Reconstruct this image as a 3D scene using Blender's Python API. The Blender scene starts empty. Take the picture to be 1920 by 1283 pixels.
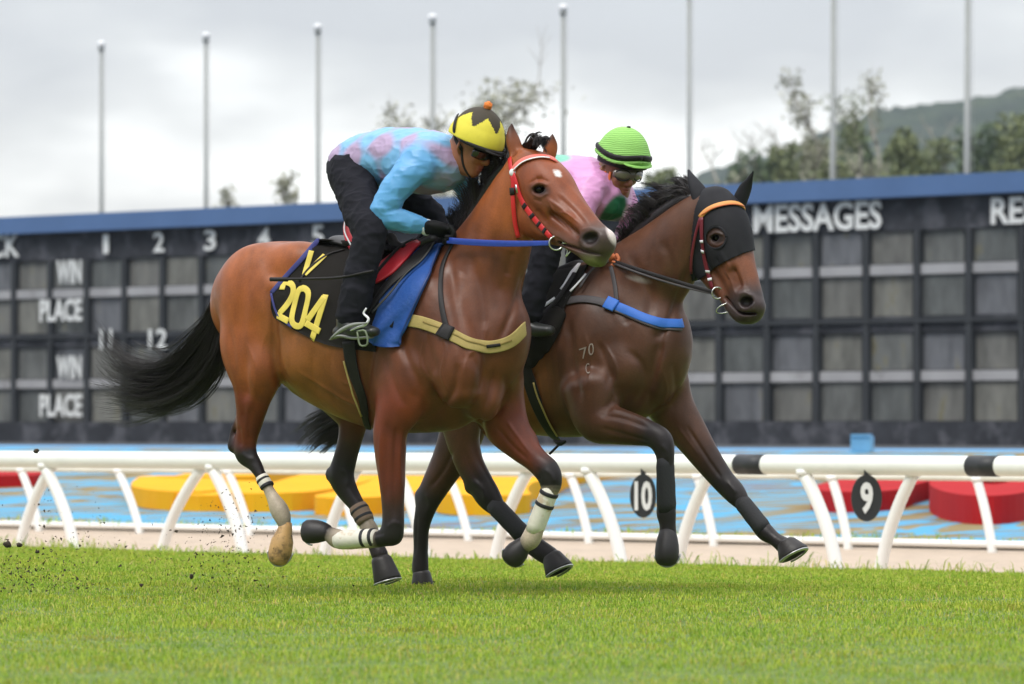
import bpy, math, random
import numpy as np
from mathutils import Vector, Matrix
from mathutils.bvhtree import BVHTree
random.seed(7); rng = np.random.default_rng(11)
R = math.radians
sc = bpy.context.scene
# ---------------------------------------------------------------- camera, world, sun, exposure
F = 10000.0            # focal length in pixels of the 1920 px wide photograph
CH = 0.76              # camera height
cam_d = bpy.data.cameras.new("camera"); cam = bpy.data.objects.new("camera", cam_d)
sc.collection.objects.link(cam); sc.camera = cam
cam.location = (0, 0, CH); cam.rotation_euler = (R(90), 0, 0)
cam_d.sensor_width = 36; cam_d.lens = F/1920*36; cam_d.shift_y = (800-641.5)/1920
cam_d.clip_start = 0.5; cam_d.clip_end = 4000
cam_d.dof.use_dof = True; cam_d.dof.focus_distance = 24.1
cam_d.dof.aperture_fstop = 5.6
w = bpy.data.worlds.new("World"); sc.world = w; w.use_nodes = True
nt = w.node_tree; nt.nodes.clear()
def nd(nt, t, **kw):
    n = nt.nodes.new(t)
    for k, v in kw.items():
        if k.startswith('i_'):
            key = k[2:]; key = int(key) if key.isdigit() else key.replace('_', ' ')
            n.inputs[key].default_value = v
        else: setattr(n, k, v)
    return n
def ramp(nt, stops, interp='LINEAR'):
    r = nt.nodes.new('ShaderNodeValToRGB'); e = r.color_ramp.elements; r.color_ramp.interpolation = interp
    while len(e) < len(stops): e.new(0.5)
    for i, (p, c) in enumerate(stops):
        e[i].position = p; e[i].color = (c[0], c[1], c[2], 1) if len(c) == 3 else c
    return r
SUN_EL, SUN_AZ = 55, 215
sky = nd(nt, 'ShaderNodeTexSky', sky_type='NISHITA', sun_disc=False, sun_elevation=R(SUN_EL), sun_rotation=R(SUN_AZ))
skb = nd(nt, 'ShaderNodeBackground', i_Strength=0.03)
nt.links.new(sky.outputs[0], skb.inputs[0])
tc = nd(nt, 'ShaderNodeTexCoord'); sp = nd(nt, 'ShaderNodeSeparateXYZ')
nt.links.new(tc.outputs['Generated'], sp.inputs[0])
mp = nd(nt, 'ShaderNodeMapping'); mp.inputs['Scale'].default_value = (9, 9, 22); mp.inputs['Location'].default_value = (0.3, 0.1, 0.0)
nt.links.new(tc.outputs['Generated'], mp.inputs[0])
nz = nd(nt, 'ShaderNodeTexNoise', i_Scale=1.1, i_Detail=4.0, i_Roughness=0.5)
nt.links.new(mp.outputs[0], nz.inputs[0])
# height above the horizon, tilted by the noise, runs the overcast from bright haze to grey cloud
m1 = nd(nt, 'ShaderNodeMath', operation='MULTIPLY_ADD', i_1=0.17, i_2=-0.085); nt.links.new(nz.outputs[0], m1.inputs[0])
m2 = nd(nt, 'ShaderNodeMath', operation='ADD'); nt.links.new(sp.outputs['Z'], m2.inputs[0]); nt.links.new(m1.outputs[0], m2.inputs[1])
cr = ramp(nt, [(0.0, (1.08, 1.08, 1.07)), (0.036, (1.06, 1.06, 1.05)), (0.052, (.84, .84, .845)), (0.064, (.64, .64, .655)), (0.082, (.52, .52, .55)), (0.16, (.60, .61, .64)), (0.5, (1.15, 1.17, 1.21)), (1.0, (1.9, 1.9, 1.92))])
nt.links.new(m2.outputs[0], cr.inputs[0])
cb = nd(nt, 'ShaderNodeBackground', i_Strength=0.95)
# low sky behind the camera, darkened to cut fill light as unseen stands would
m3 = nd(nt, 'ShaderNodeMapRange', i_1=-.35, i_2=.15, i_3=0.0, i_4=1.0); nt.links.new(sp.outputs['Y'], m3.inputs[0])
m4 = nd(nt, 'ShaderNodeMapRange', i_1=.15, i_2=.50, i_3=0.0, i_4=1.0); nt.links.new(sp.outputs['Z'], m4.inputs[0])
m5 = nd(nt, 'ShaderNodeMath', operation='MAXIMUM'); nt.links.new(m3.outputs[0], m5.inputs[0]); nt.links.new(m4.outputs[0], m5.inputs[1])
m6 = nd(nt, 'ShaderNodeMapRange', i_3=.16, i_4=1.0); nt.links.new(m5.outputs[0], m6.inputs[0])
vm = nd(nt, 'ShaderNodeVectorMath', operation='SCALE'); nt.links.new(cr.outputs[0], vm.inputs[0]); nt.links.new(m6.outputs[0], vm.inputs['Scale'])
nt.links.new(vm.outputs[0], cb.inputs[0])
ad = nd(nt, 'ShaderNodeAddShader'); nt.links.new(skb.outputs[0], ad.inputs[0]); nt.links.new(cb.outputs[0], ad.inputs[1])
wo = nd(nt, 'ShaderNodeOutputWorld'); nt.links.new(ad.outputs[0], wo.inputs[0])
sun_d = bpy.data.lights.new("sun", 'SUN'); sun_d.energy = 1.5; sun_d.angle = R(18); sun_d.color = (1, .96, .9)
sun = bpy.data.objects.new("sun", sun_d); sc.collection.objects.link(sun)
az = R(SUN_AZ)
sdir = Vector((math.sin(az)*math.cos(R(SUN_EL)), math.cos(az)*math.cos(R(SUN_EL)), math.sin(R(SUN_EL))))
sun.rotation_euler = sdir.to_track_quat('Z', 'Y').to_euler()
sc.view_settings.view_transform = 'Standard'; sc.view_settings.look = 'None'
sc.view_settings.gamma = 1; sc.view_settings.exposure = 0.15
sc.cycles.max_bounces = 6; sc.cycles.transparent_max_bounces = 8
# ---------------------------------------------------------------- helpers
def V(*a): return np.array(a, float)
def unit(v): v = np.asarray(v, float); return v/(np.linalg.norm(v)+1e-12)
def srgb(r, g, b):
    f = lambda c: (c/255/12.92 if c/255 <= .04045 else ((c/255+.055)/1.055)**2.4)
    return (f(r), f(g), f(b))
def link(o): sc.collection.objects.link(o); return o
def mesh_obj(name, verts, faces, m=None, parent=None, smooth=True, cols=None, mats=None, fmat=None):
    me = bpy.data.meshes.new(name)
    verts = np.asarray(verts, float)
    org = V(0, 0, 0)
    if parent is not None: org = np.array(parent.location[:]) if parent.parent is None else np.array((parent.parent.location+parent.location)[:])
    me.from_pydata((verts-org).tolist(), [], faces if isinstance(faces, list) else faces.tolist())
    if smooth: me.polygons.foreach_set('use_smooth', [True]*len(me.polygons))
    if cols is not None:
        a = me.color_attributes.new('Col', 'FLOAT_COLOR', 'POINT')
        c = np.ones((len(verts), 4), np.float32); c[:, :3] = cols; a.data.foreach_set('color', c.ravel())
    for mm in (mats or ([m] if m else [])): me.materials.append(mm)
    if fmat is not None: me.polygons.foreach_set('material_index', fmat)
    me.update()
    o = link(bpy.data.objects.new(name, me))
    if parent is not None: o.parent = parent
    return o
def tag(o, label=None, cat=None, group=None, kind=None):
    if label: o['label'] = label
    if cat: o['category'] = cat
    if group: o['group'] = group
    if kind: o['kind'] = kind
    return o
def thing(name, loc, label, cat, group=None):
    o = link(bpy.data.objects.new(name, None)); o.location = tuple(loc); o.empty_display_size = .1
    return tag(o, label, cat, group)
def mat(name, col=(.5, .5, .5), rough=.6, metal=0, spec=.5, noise=None, bump=None, vcol=False, sheen=0, emit=None, dirt=None, coat=0):
    m = bpy.data.materials.new(name); m.use_nodes = True; nt = m.node_tree; b = nt.nodes['Principled BSDF']
    b.inputs['Base Color'].default_value = (*col, 1); b.inputs['Roughness'].default_value = rough
    b.inputs['Metallic'].default_value = metal; b.inputs['Specular IOR Level'].default_value = spec
    b.inputs['Sheen Weight'].default_value = sheen; b.inputs['Coat Weight'].default_value = coat
    src = None
    if vcol:
        a = nd(nt, 'ShaderNodeVertexColor', layer_name='Col'); src = a.outputs[0]
    if noise:                                   # (scale, amount)
        t = nd(nt, 'ShaderNodeTexCoord'); n = nd(nt, 'ShaderNodeTexNoise', i_Scale=noise[0], i_Detail=5.0, i_Roughness=.6)
        nt.links.new(t.outputs['Object'], n.inputs[0])
        mr = nd(nt, 'ShaderNodeMapRange', i_1=.25, i_2=.75, i_3=1-noise[1], i_4=1+noise[1]); nt.links.new(n.outputs[0], mr.inputs[0])
        mx = nd(nt, 'ShaderNodeMix', data_type='RGBA', blend_type='MULTIPLY'); mx.inputs[0].default_value = 1
        if src is None: mx.inputs[6].default_value = (*col, 1)
        else: nt.links.new(src, mx.inputs[6])
        cx = nd(nt, 'ShaderNodeCombineColor')
        for i in range(3): nt.links.new(mr.outputs[0], cx.inputs[i])
        nt.links.new(cx.outputs[0], mx.inputs[7]); src = mx.outputs[2]
    if dirt:                                    # (scale, threshold, colour)
        t = nd(nt, 'ShaderNodeTexCoord'); n = nd(nt, 'ShaderNodeTexNoise', i_Scale=dirt[0], i_Detail=6.0, i_Roughness=.65)
        nt.links.new(t.outputs['Object'], n.inputs[0])
        mr = nd(nt, 'ShaderNodeMapRange', i_1=dirt[1], i_2=dirt[1]+.12, i_3=0.0, i_4=.75); nt.links.new(n.outputs[0], mr.inputs[0])
        mx = nd(nt, 'ShaderNodeMix', data_type='RGBA'); nt.links.new(mr.outputs[0], mx.inputs[0])
        if src is None: mx.inputs[6].default_value = (*col, 1)
        else: nt.links.new(src, mx.inputs[6])
        mx.inputs[7].default_value = (*dirt[2], 1); src = mx.outputs[2]
    if src is not None: nt.links.new(src, b.inputs['Base Color'])
    if bump:                                    # (scale, strength, distance)
        t = nd(nt, 'ShaderNodeTexCoord'); n = nd(nt, 'ShaderNodeTexNoise', i_Scale=bump[0], i_Detail=4.0)
        nt.links.new(t.outputs['Object'], n.inputs[0])
        bp = nd(nt, 'ShaderNodeBump', i_Strength=bump[1], i_Distance=bump[2]); nt.links.new(n.outputs[0], bp.inputs['Height'])
        nt.links.new(bp.outputs[0], b.inputs['Normal'])
    return m
def box(c, s, rz=0):
    c = V(*c); s = V(*s)/2; out = []
    ca, sa = math.cos(rz), math.sin(rz)
    for z in (-1, 1):
        for x, y in ((-1, -1), (1, -1), (1, 1), (-1, 1)):
            px, py = x*s[0], y*s[1]; out.append((c[0]+px*ca-py*sa, c[1]+px*sa+py*ca, c[2]+z*s[2]))
    return out, [[3, 2, 1, 0], [4, 5, 6, 7], [0, 1, 5, 4], [1, 2, 6, 5], [2, 3, 7, 6], [3, 0, 4, 7]]
class MB:
    def __init__(s): s.v = []; s.f = []
    def add(s, v, f):
        n = len(s.v); s.v += [tuple(p) for p in v]; s.f += [[i+n for i in q] for q in f]; return s
    def build(s, name, m, parent=None, **kw): return mesh_obj(name, np.array(s.v), s.f, m, parent, **kw)
def catmull(P, sub):
    P = np.asarray(P, float); n = len(P); out = []
    if n == 2: return np.array([P[0]+(P[1]-P[0])*i/sub for i in range(sub+1)])
    for i in range(n-1):
        p0 = P[max(i-1, 0)]; p1 = P[i]; p2 = P[i+1]; p3 = P[min(i+2, n-1)]
        if i == 0: p0 = 2*p1-p2
        if i == n-2: p3 = 2*p2-p1
        for k in range(sub):
            t = k/sub
            out.append(.5*((2*p1)+(-p0+p2)*t+(2*p0-5*p1+4*p2-p3)*t*t+(-p0+3*p1-3*p2+p3)*t**3))
    out.append(P[-1]); return np.array(out)
def pipe(pts, r, n=10, sub=1, caps=True, flat=None, up=None):
    """swept tube; r scalar or per point; flat = (across, thick) multipliers with a fixed side axis"""
    pts = np.asarray(pts, float); m0 = len(pts)
    rr = np.full(m0, r) if np.isscalar(r) else np.asarray(r, float)
    if sub > 1:
        q = catmull(np.column_stack([pts, rr]), sub); pts, rr = q[:, :3], q[:, 3]
    m = len(pts); T = np.gradient(pts, axis=0); T /= np.linalg.norm(T, axis=1)[:, None]+1e-12
    ref = V(0, 0, 1) if abs(T[0][2]) < .9 else V(1, 0, 0)
    if up is not None: ref = unit(up)
    N = unit(ref-T[0]*ref.dot(T[0])); vs = []
    for i in range(m):
        N = unit((ref if up is not None else N)-T[i]*(ref if up is not None else N).dot(T[i])); B = np.cross(T[i], N)
        a, b = (1, 1) if flat is None else flat
        for k in range(n):
            t = 2*math.pi*k/n; vs.append(pts[i]+rr[i]*(N*math.cos(t)*a+B*math.sin(t)*b))
    fs = [[i*n+k, i*n+(k+1) % n, (i+1)*n+(k+1) % n, (i+1)*n+k] for i in range(m-1) for k in range(n)]
    if caps: fs += [list(range(n))[::-1], [(m-1)*n+k for k in range(n)]]
    return vs, fs
def ballm(c, r, n=16, m=10, axes=None):
    c = V(*c); A = np.eye(3) if axes is None else np.array(axes)
    r = V(r, r, r) if np.isscalar(r) else V(*r); vs = []; fs = []
    for i in range(m+1):
        p = math.pi*i/m
        for k in range(n):
            t = 2*math.pi*k/n; l = V(math.sin(p)*math.cos(t), math.sin(p)*math.sin(t), math.cos(p))*r
            vs.append(c+l@A)
    for i in range(m):
        for k in range(n): fs.append([i*n+k, (i+1)*n+k, (i+1)*n+(k+1) % n, i*n+(k+1) % n])
    return vs, fs
def text_mesh(s, ext=.01, bold=.02, shear=0):
    cu = bpy.data.curves.new('t', 'FONT'); cu.body = s; cu.extrude = ext; cu.offset = bold; cu.resolution_u = 3; cu.shear = shear
    o = bpy.data.objects.new('t', cu); link(o)
    dg = bpy.context.evaluated_depsgraph_get(); me = bpy.data.meshes.new_from_object(o.evaluated_get(dg))
    v = np.array([p.co[:] for p in me.vertices]); f = [list(p.vertices) for p in me.polygons]
    bpy.data.objects.remove(o); bpy.data.curves.remove(cu); bpy.data.meshes.remove(me)
    v[:, :2] -= v[:, :2].min(0); v[:, :2] /= v[:, :2].max(0)
    return v, f        # normalised 0..1 in x and y
# ---------------------------------------------------------------- numpy implicit surfaces
def snet(D, xs, ys, zs):
    S = D < 0; nx, ny, nz = D.shape; C = np.zeros((nx-1, ny-1, nz-1), np.uint8)
    for a in (0, 1):
        for b in (0, 1):
            for c in (0, 1): C += S[a:nx-1+a, b:ny-1+b, c:nz-1+c]
    idx = np.argwhere((C > 0) & (C < 8)); i, j, k = idx.T
    acc = np.zeros((len(idx), 3)); cnt = np.zeros(len(idx)); ax = (xs, ys, zs)
    for d in range(3):
        o1, o2 = [q for q in range(3) if q != d]
        for a in (0, 1):
            for b in (0, 1):
                s = [i, j, k]; s[o1] = s[o1]+a; s[o2] = s[o2]+b; e = list(s); e[d] = e[d]+1
                d0 = D[s[0], s[1], s[2]]; d1 = D[e[0], e[1], e[2]]; cr = (d0 < 0) != (d1 < 0)
                t = np.where(cr, d0/np.where(cr, d0-d1, 1), 0)
                P = np.stack([ax[q][s[q]] for q in range(3)], 1).astype(float)
                P[:, d] += t*(ax[d][e[d]]-ax[d][s[d]])
                acc[cr] += P[cr]; cnt[cr] += 1
    vs = acc/cnt[:, None]; vid = -np.ones(C.shape, np.int64); vid[i, j, k] = np.arange(len(idx)); F_ = []
    for d in range(3):
        u, v = (d+1) % 3, (d+2) % 3; sh = [slice(1, -1)]*3; sh[d] = slice(0, -1); s2 = list(sh); s2[d] = slice(1, None)
        A = S[tuple(sh)]; B = S[tuple(s2)]
        e = np.argwhere(A != B); 
        off = np.ones(3, int); off[d] = 0; e = e+off
        ins = S[e[:, 0], e[:, 1], e[:, 2]]
        def cell(du, dv):
            q = e.copy(); q[:, u] -= du; q[:, v] -= dv; return vid[q[:, 0], q[:, 1], q[:, 2]]
        q = np.stack([cell(1, 1), cell(0, 1), cell(0, 0), cell(1, 0)], 1)
        q[~ins] = q[~ins][:, ::-1]; F_.append(q[(q >= 0).all(1)])
    return vs, np.concatenate(F_)
def seg_d(X, s):
    p0, T, L, N, B, a0, a1, b0, b1 = s[:9]
    q = X-p0; u = q@T; t = np.clip(u/L, 0, 1); qt = u-t*L; n = q@N; b = q@B
    a = a0+(a1-a0)*t; bb = b0+(b1-b0)*t; c = np.minimum(a, bb)
    r = np.sqrt((n/a)**2+(b/bb)**2+(qt/c)**2)+1e-5; l = np.sqrt(n*n+b*b+qt*qt)+1e-6
    return (l-l/r), t
class Body:
    def __init__(s): s.p = []
    def tube(s, nodes, B, k=.03, op='+', sub=7, col=None, cols=None):
        """nodes: rows of (x, y, z, a, b); B the side axis for b; cols optional per node"""
        nd_ = catmull(np.array(nodes, float), sub if len(nodes) > 1 else 1); nd_[:, 3:] = np.maximum(nd_[:, 3:], .002)
        cc = None
        if cols is not None:
            c0 = np.array(cols, float); xi = np.linspace(0, len(c0)-1, len(nd_)); cc = np.stack([np.interp(xi, range(len(c0)), c0[:, q]) for q in range(3)], 1)
        segs = []
        for i in range(len(nd_)-1):
            p0, p1 = nd_[i], nd_[i+1]; d = p1[:3]-p0[:3]; L = np.linalg.norm(d)+1e-9; T = d/L
            Bx = B if not callable(B) else B(i/(len(nd_)-1))
            Bo = unit(Bx-T*np.dot(Bx, T)); N = np.cross(Bo, T)
            c = (col, col) if cc is None else (cc[i], cc[i+1])
            segs.append((p0[:3], T, L, N, Bo, p0[3], p1[3], p0[4], p1[4], c))
        s.p.append((segs, k, op)); return s
    def ell(s, c, r, ax, k=.03, op='+', col=None):
        """ellipsoid: radii r along the three axes ax"""
        s.p.append((('E', V(*c), V(*r), np.array(ax, float), (col, col)), k, op)); return s
    def dist(s, X, pr):
        if pr[0][0] == 'E' if isinstance(pr[0], tuple) else False:
            _, c, r, A, col = pr[0]; q = (X-c)@A.T; rr = np.sqrt(((q/r)**2).sum(-1))+1e-5; l = np.sqrt((q*q).sum(-1))+1e-6
            return l-l/rr, None, None
        best = None
        for n, sg in enumerate(pr[0]):
            d, t = seg_d(X, sg)
            if best is None: best = d; bi = np.full(d.shape, n); bt = t
            else:
                m = d < best; best = np.where(m, d, best); bi = np.where(m, n, bi); bt = np.where(m, t, bt)
        return best, bi, bt
    def bounds(s, pr, mg=0):
        if isinstance(pr[0], tuple):
            _, c, r, A, _c = pr[0]; e = np.sqrt(((A*r[:, None])**2).sum(0)); return c-e-mg, c+e+mg
        lo = np.full(3, 1e9); hi = -lo
        for g in pr[0]:
            m = max(g[5:9]); p1 = g[0]+g[1]*g[2]
            lo = np.minimum(lo, np.minimum(g[0], p1)-m); hi = np.maximum(hi, np.maximum(g[0], p1)+m)
        return lo-mg, hi+mg
    def mesh(s, h, fine=None, hf=None):
        adds = [p for p in s.p if p[2] == '+']
        lo = np.min([s.bounds(p)[0] for p in adds], 0)-.04; hi = np.max([s.bounds(p)[1] for p in adds], 0)+.04
        ax = []
        for d in range(3):
            if fine is not None:
                f0, f1 = fine[0][d], fine[1][d]; a = [lo[d]]
                while a[-1] < hi[d]: a.append(a[-1]+(hf if f0 < a[-1] < f1 else h))
                ax.append(np.array(a, np.float32))
            else: ax.append(np.arange(lo[d], hi[d]+h, h, dtype=np.float32))
        D = np.full([len(a) for a in ax], .5, np.float32)
        for pr in s.p:
            k = pr[1]; mg = k+2.5*h; l, u = s.bounds(pr, mg)
            sl = [slice(max(0, np.searchsorted(ax[d], l[d])-1), np.searchsorted(ax[d], u[d])+1) for d in range(3)]
            sub = D[tuple(sl)]
            if isinstance(pr[0], tuple):
                X = np.stack(np.meshgrid(*[ax[d][sl[d]] for d in range(3)], indexing='ij'), -1)
                dd = s.dist(X, pr)[0]
            else:
                dd = np.full(sub.shape, .5, np.float32)
                for g in pr[0]:
                    m = max(g[5:9])+mg; p1 = g[0]+g[1]*g[2]; l2 = np.minimum(g[0], p1)-m; u2 = np.maximum(g[0], p1)+m
                    s2 = []
                    for d in range(3):
                        a = max(sl[d].start, np.searchsorted(ax[d], l2[d])-1); b = min(sl[d].stop, np.searchsorted(ax[d], u2[d])+1); s2.append((a, b))
                    X = np.stack(np.meshgrid(*[ax[d][s2[d][0]:s2[d][1]] for d in range(3)], indexing='ij'), -1)
                    v = tuple(slice(s2[d][0]-sl[d].start, s2[d][1]-sl[d].start) for d in range(3))
                    dd[v] = np.minimum(dd[v], seg_d(X, g)[0])
            if pr[2] == '+':
                hh = np.maximum(k-np.abs(sub-dd), 0)/k; D[tuple(sl)] = np.minimum(sub, dd)-hh*hh*k/4
            else:
                nd2 = -dd; hh = np.maximum(k-np.abs(sub-nd2), 0)/k; D[tuple(sl)] = np.maximum(sub, nd2)+hh*hh*k/4
        vs, fs = snet(D, *ax); return vs, fs
    def colour(s, X, soft=.012):
        W = np.zeros(len(X)); C = np.zeros((len(X), 3))
        for pr in s.p:
            if pr[2] != '+': continue
            d, bi, bt = s.dist(X, pr)
            wgt = np.exp(-np.clip(d, -.03, 1)/soft)
            if bi is None:
                if pr[0][4][0] is None: continue
                c = np.tile(np.array(pr[0][4][0]), (len(X), 1))
            else:
                if pr[0][0][9][0] is None: continue
                c0 = np.array([g[9][0] for g in pr[0]]); c1 = np.array([g[9][1] for g in pr[0]])
                c = c0[bi]+(c1[bi]-c0[bi])*bt[:, None]
            W += wgt; C += c*wgt[:, None]
        return C/(W[:, None]+1e-20)
def vnoise(X, sc_, seed=0):
    X = np.asarray(X)*sc_; i = np.floor(X).astype(np.int64); f = X-i; f = f*f*(3-2*f); out = 0
    for a in (0, 1):
        for b in (0, 1):
            for c in (0, 1):
                h = ((i[..., 0]+a)*374761393+(i[..., 1]+b)*668265263+(i[..., 2]+c)*2147483647+seed*9176) & 0xffffffff
                h = ((h ^ (h >> 13))*1274126177) & 0xffffffff; h = (h ^ (h >> 16))/4294967295.0
                out = out+h*(f[..., 0] if a else 1-f[..., 0])*(f[..., 1] if b else 1-f[..., 1])*(f[..., 2] if c else 1-f[..., 2])
    return out*2-1
def vnormals(vs, fs):
    fs = np.asarray(fs); a = vs[fs[:, 0]]; n = np.cross(vs[fs[:, 2]]-a, vs[fs[:, 3]]-vs[fs[:, 1]]); N = np.zeros_like(vs)
    for q in range(4): np.add.at(N, fs[:, q], n)
    return N/(np.linalg.norm(N, axis=1)[:, None]+1e-12)
def relax(vs, fs, it=2, lam=.5):
    fs = np.asarray(fs)
    for _ in range(it):
        A = np.zeros_like(vs); c = np.zeros(len(vs))
        for q in range(4):
            np.add.at(A, fs[:, q], vs[fs[:, (q+1) % 4]]+vs[fs[:, (q+3) % 4]]); np.add.at(c, fs[:, q], 2)
        vs = vs+lam*(A/c[:, None]-vs)
    return vs
# a frame that ties picture coordinates (1920 px wide) to metres at an object's own distance
class Ref:
    def __init__(s, D, px0, th):
        s.D, s.px0, s.th = D, px0, R(th); s.m = D/F
        s.fwd = V(math.cos(s.th), -math.sin(s.th), 0); s.lat = V(-math.sin(s.th), -math.cos(s.th), 0)
    def __call__(s, px, py, w=0, off=None):
        x = (px-s.px0)*s.m
        d = s.D-x*math.tan(s.th)-w/math.cos(s.th) if off is None else s.D+off
        return V((px-960)*d/F, d, CH-(py-800)*d/F)
    def n(s, rows):      # (px, py, w, a, b) -> metres
        return [(*s(r[0], r[1], r[2]), r[3]*s.m, r[4]*s.m) for r in rows]
    def no(s, rows):     # same with an explicit depth offset instead of w
        return [(*s(r[0], r[1], 0, r[2]), r[3]*s.m, r[4]*s.m) for r in rows]
def bvh(o):
    me = o.data; ow = o.matrix_world if o.parent is None else Matrix.Translation(o.parent.location)
    return BVHTree.FromPolygons([ow @ v.co for v in me.vertices], [p.vertices[:] for p in me.polygons])
def ray(trees, px, py, lift=0.0, back=False):
    d = Vector(((px-960)/F, 1, -(py-800)/F)).normalized(); o = Vector((0, 0, CH)); best = None
    for t in trees:
        h = t.ray_cast(o, d, 60)
        if h[0] is not None and (best is None or h[3] < best[3]): best = h
    if best is None: return None
    n = best[1]; 
    if n.dot(d) > 0: n = -n
    return np.array(best[0]+n*lift), np.array(n)
# ---------------------------------------------------------------- the setting
# The rails, bank and scoreboard all run parallel: depth = dc/(1+K*x'), x' = (px-960)/960, the straight line Y + KL*X = dc
K = .1; KL = K*F/960; UL = math.sqrt(1+KL*KL)
def on_line(px, dc):
    g = 1+K*(px-960)/960; d = dc/g; return V((px-960)/F*d, d)
def zpx(py, px, dc):
    return CH-(py-800)*dc/(1+K*(px-960)/960)/F
DIR = V(1, -KL)/UL                 # along the rail, towards the right of the picture
NRM = V(KL, 1)/UL                  # away from the camera
RZ = math.atan2(DIR[1], DIR[0])
def uv(u, dc, z=0):                # u metres along the line from its foot, dc its depth number
    f = V(0, dc); p = f+DIR*u; return V(p[0], p[1], z)
def u_of(px, dc): p = on_line(px, dc); return p[0]*UL
def lbox(mb, u0, u1, dc, depth, z0, z1):      # box parallel to the line; front face at dc
    c = uv((u0+u1)/2, dc)+np.append(NRM, 0)*depth/2
    mb.add(*box((c[0], c[1], (z0+z1)/2), (abs(u1-u0), depth, z1-z0), RZ))
SAND_Z = -.235
def ground_z(dc):
    return np.interp(dc, [-50, 26, 36.2, 36.35, 47, 75, 900], [0, 0, -.155, SAND_Z, SAND_Z+.02, .43, .43])
def strip(name, dcs, us, zf, m, kind='structure', wob=0):
    vs = []; fs = []; n = len(us)
    for i, dc in enumerate(dcs):
        for u in us:
            dd = dc+(wob*math.sin(u*1.7)+wob*.6*math.sin(u*4.1+1) if i == len(dcs)-1 and wob else 0)
            p = uv(u, dd); vs.append((p[0], p[1], zf(dd)))
    for i in range(len(dcs)-1):
        for j in range(n-1): fs.append([i*n+j, i*n+j+1, (i+1)*n+j+1, (i+1)*n+j])
    o = mesh_obj(name, vs, fs, m); tag(o, kind=kind); return o
# far ground, reaching the horizon
m_earth = mat('earth', (.10, .12, .05), .95, noise=(3, .3))
g0 = mesh_obj('ground', [(-440, -30, -.6), (440, -30, -.6), (440, 945, -.6), (-440, 945, -.6)], [[0, 1, 2, 3]], m_earth); tag(g0, kind='structure')
m_soil = mat('turf_soil', (.11, .17, .03), .95, noise=(5, .35))
turf = strip('turf_ground', list(np.linspace(-30, 26, 8))+list(np.linspace(27, 36.3, 10)), np.linspace(-60, 60, 200), lambda d: float(ground_z(min(d, 36.2))), m_soil, wob=.12)
m_sand = mat('sand', srgb(190, 172, 152), .95, noise=(6, .18), bump=(60, .6, .03))
strip('sand_track', list(np.linspace(35.9, 47.2, 14)), np.linspace(-80, 80, 100), lambda d: SAND_Z if d > 36.3 else SAND_Z-.01, m_sand)
# painted bank
m_bank = bpy.data.materials.new('painted_bank'); m_bank.use_nodes = True; nt = m_bank.node_tree; bs = nt.nodes['Principled BSDF']; bs.inputs['Roughness'].default_value = .9; bs.inputs['Specular IOR Level'].default_value = .08
tc = nd(nt, 'ShaderNodeTexCoord'); mp = nd(nt, 'ShaderNodeMapping'); mp.inputs['Rotation'].default_value = (0, 0, -RZ)
nt.links.new(tc.outputs['Object'], mp.inputs[0])
mp2 = nd(nt, 'ShaderNodeMapping'); mp2.inputs['Scale'].default_value = (.34, .17, .3); mp2.inputs['Location'].default_value = (1.4, 2.2, 0); nt.links.new(mp.outputs[0], mp2.inputs[0])
n1 = nd(nt, 'ShaderNodeTexNoise', i_Scale=1.15, i_Detail=4.0, i_Roughness=.5, i_Distortion=1.6); nt.links.new(mp2.outputs[0], n1.inputs[0])
cr = ramp(nt, [(0.0, srgb(120, 108, 78)), (.34, srgb(138, 124, 90)), (.37, srgb(90, 156, 190)), (.45, srgb(88, 158, 194)), (.462, srgb(146, 132, 98)), (.52, srgb(120, 106, 74)), (.534, srgb(88, 158, 194)), (.585, srgb(96, 154, 188)), (.60, srgb(132, 118, 84)), (.66, srgb(112, 122, 140))])
nt.links.new(n1.outputs[0], cr.inputs[0]); nt.links.new(cr.outputs[0], bs.inputs['Base Color'])
strip('bank', list(np.linspace(46.9, 75, 20)), np.linspace(-120, 120, 120), lambda d: float(ground_z(d))+.004, m_bank)
m_top = mat('bank_top_paint', srgb(104, 152, 192), .9, spec=.08, noise=(1, .08))
strip('path', [75, 79.5, 84], np.linspace(-140, 140, 50), lambda d: .437, m_top)
m_dark_ground = mat('board_apron', (.05, .055, .06), .9, noise=(2, .3))
strip('apron_ground', [84, 106, 140, 200], np.linspace(-200, 200, 50), lambda d: .40, m_dark_ground)
# raised painted letters lying on the bank
def bank_pt(px, py):
    g = 1+K*(px-960)/960; m_ = (.43-SAND_Z-.02)/28; z0 = SAND_Z+.02
    dc = (CH-z0+47*m_)*F*g/((py-800)+m_*F*g); p = on_line(px, dc); return V(p[0], p[1], z0+m_*(dc-47))
def bank_shape(pxs, h, m, name, label, closed=False, wid=.5, hole=None):
    """thick stroke: centreline in the picture, placed on the bank plane and extruded upward"""
    c = catmull([bank_pt(*p) for p in pxs], 6)
    T = np.gradient(c, axis=0); T /= np.linalg.norm(T, axis=1)[:, None]; S = np.stack([-T[:, 1], T[:, 0], T[:, 2]*0], 1)
    vs = []; fs = []; n = len(c); up = V(0, 0, h)
    for i in range(n):
        e = min(i, n-1-i)/max(2.0, n*.16); ww = wid*math.sqrt(min(1, e)*(2-min(1, e))*.92+.08); l = c[i]-S[i]*ww; r = c[i]+S[i]*ww
        for p in (l, r, r+up, l+up): vs.append(p)
    for i in range(n-1):
        a, b = 4*i, 4*i+4
        for k in range(4): fs.append([a+k, a+(k+1) % 4, b+(k+1) % 4, b+k])
    fs += [[3, 2, 1, 0], [4*n-4, 4*n-3, 4*n-2, 4*n-1]]
    return vs, fs
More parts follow.
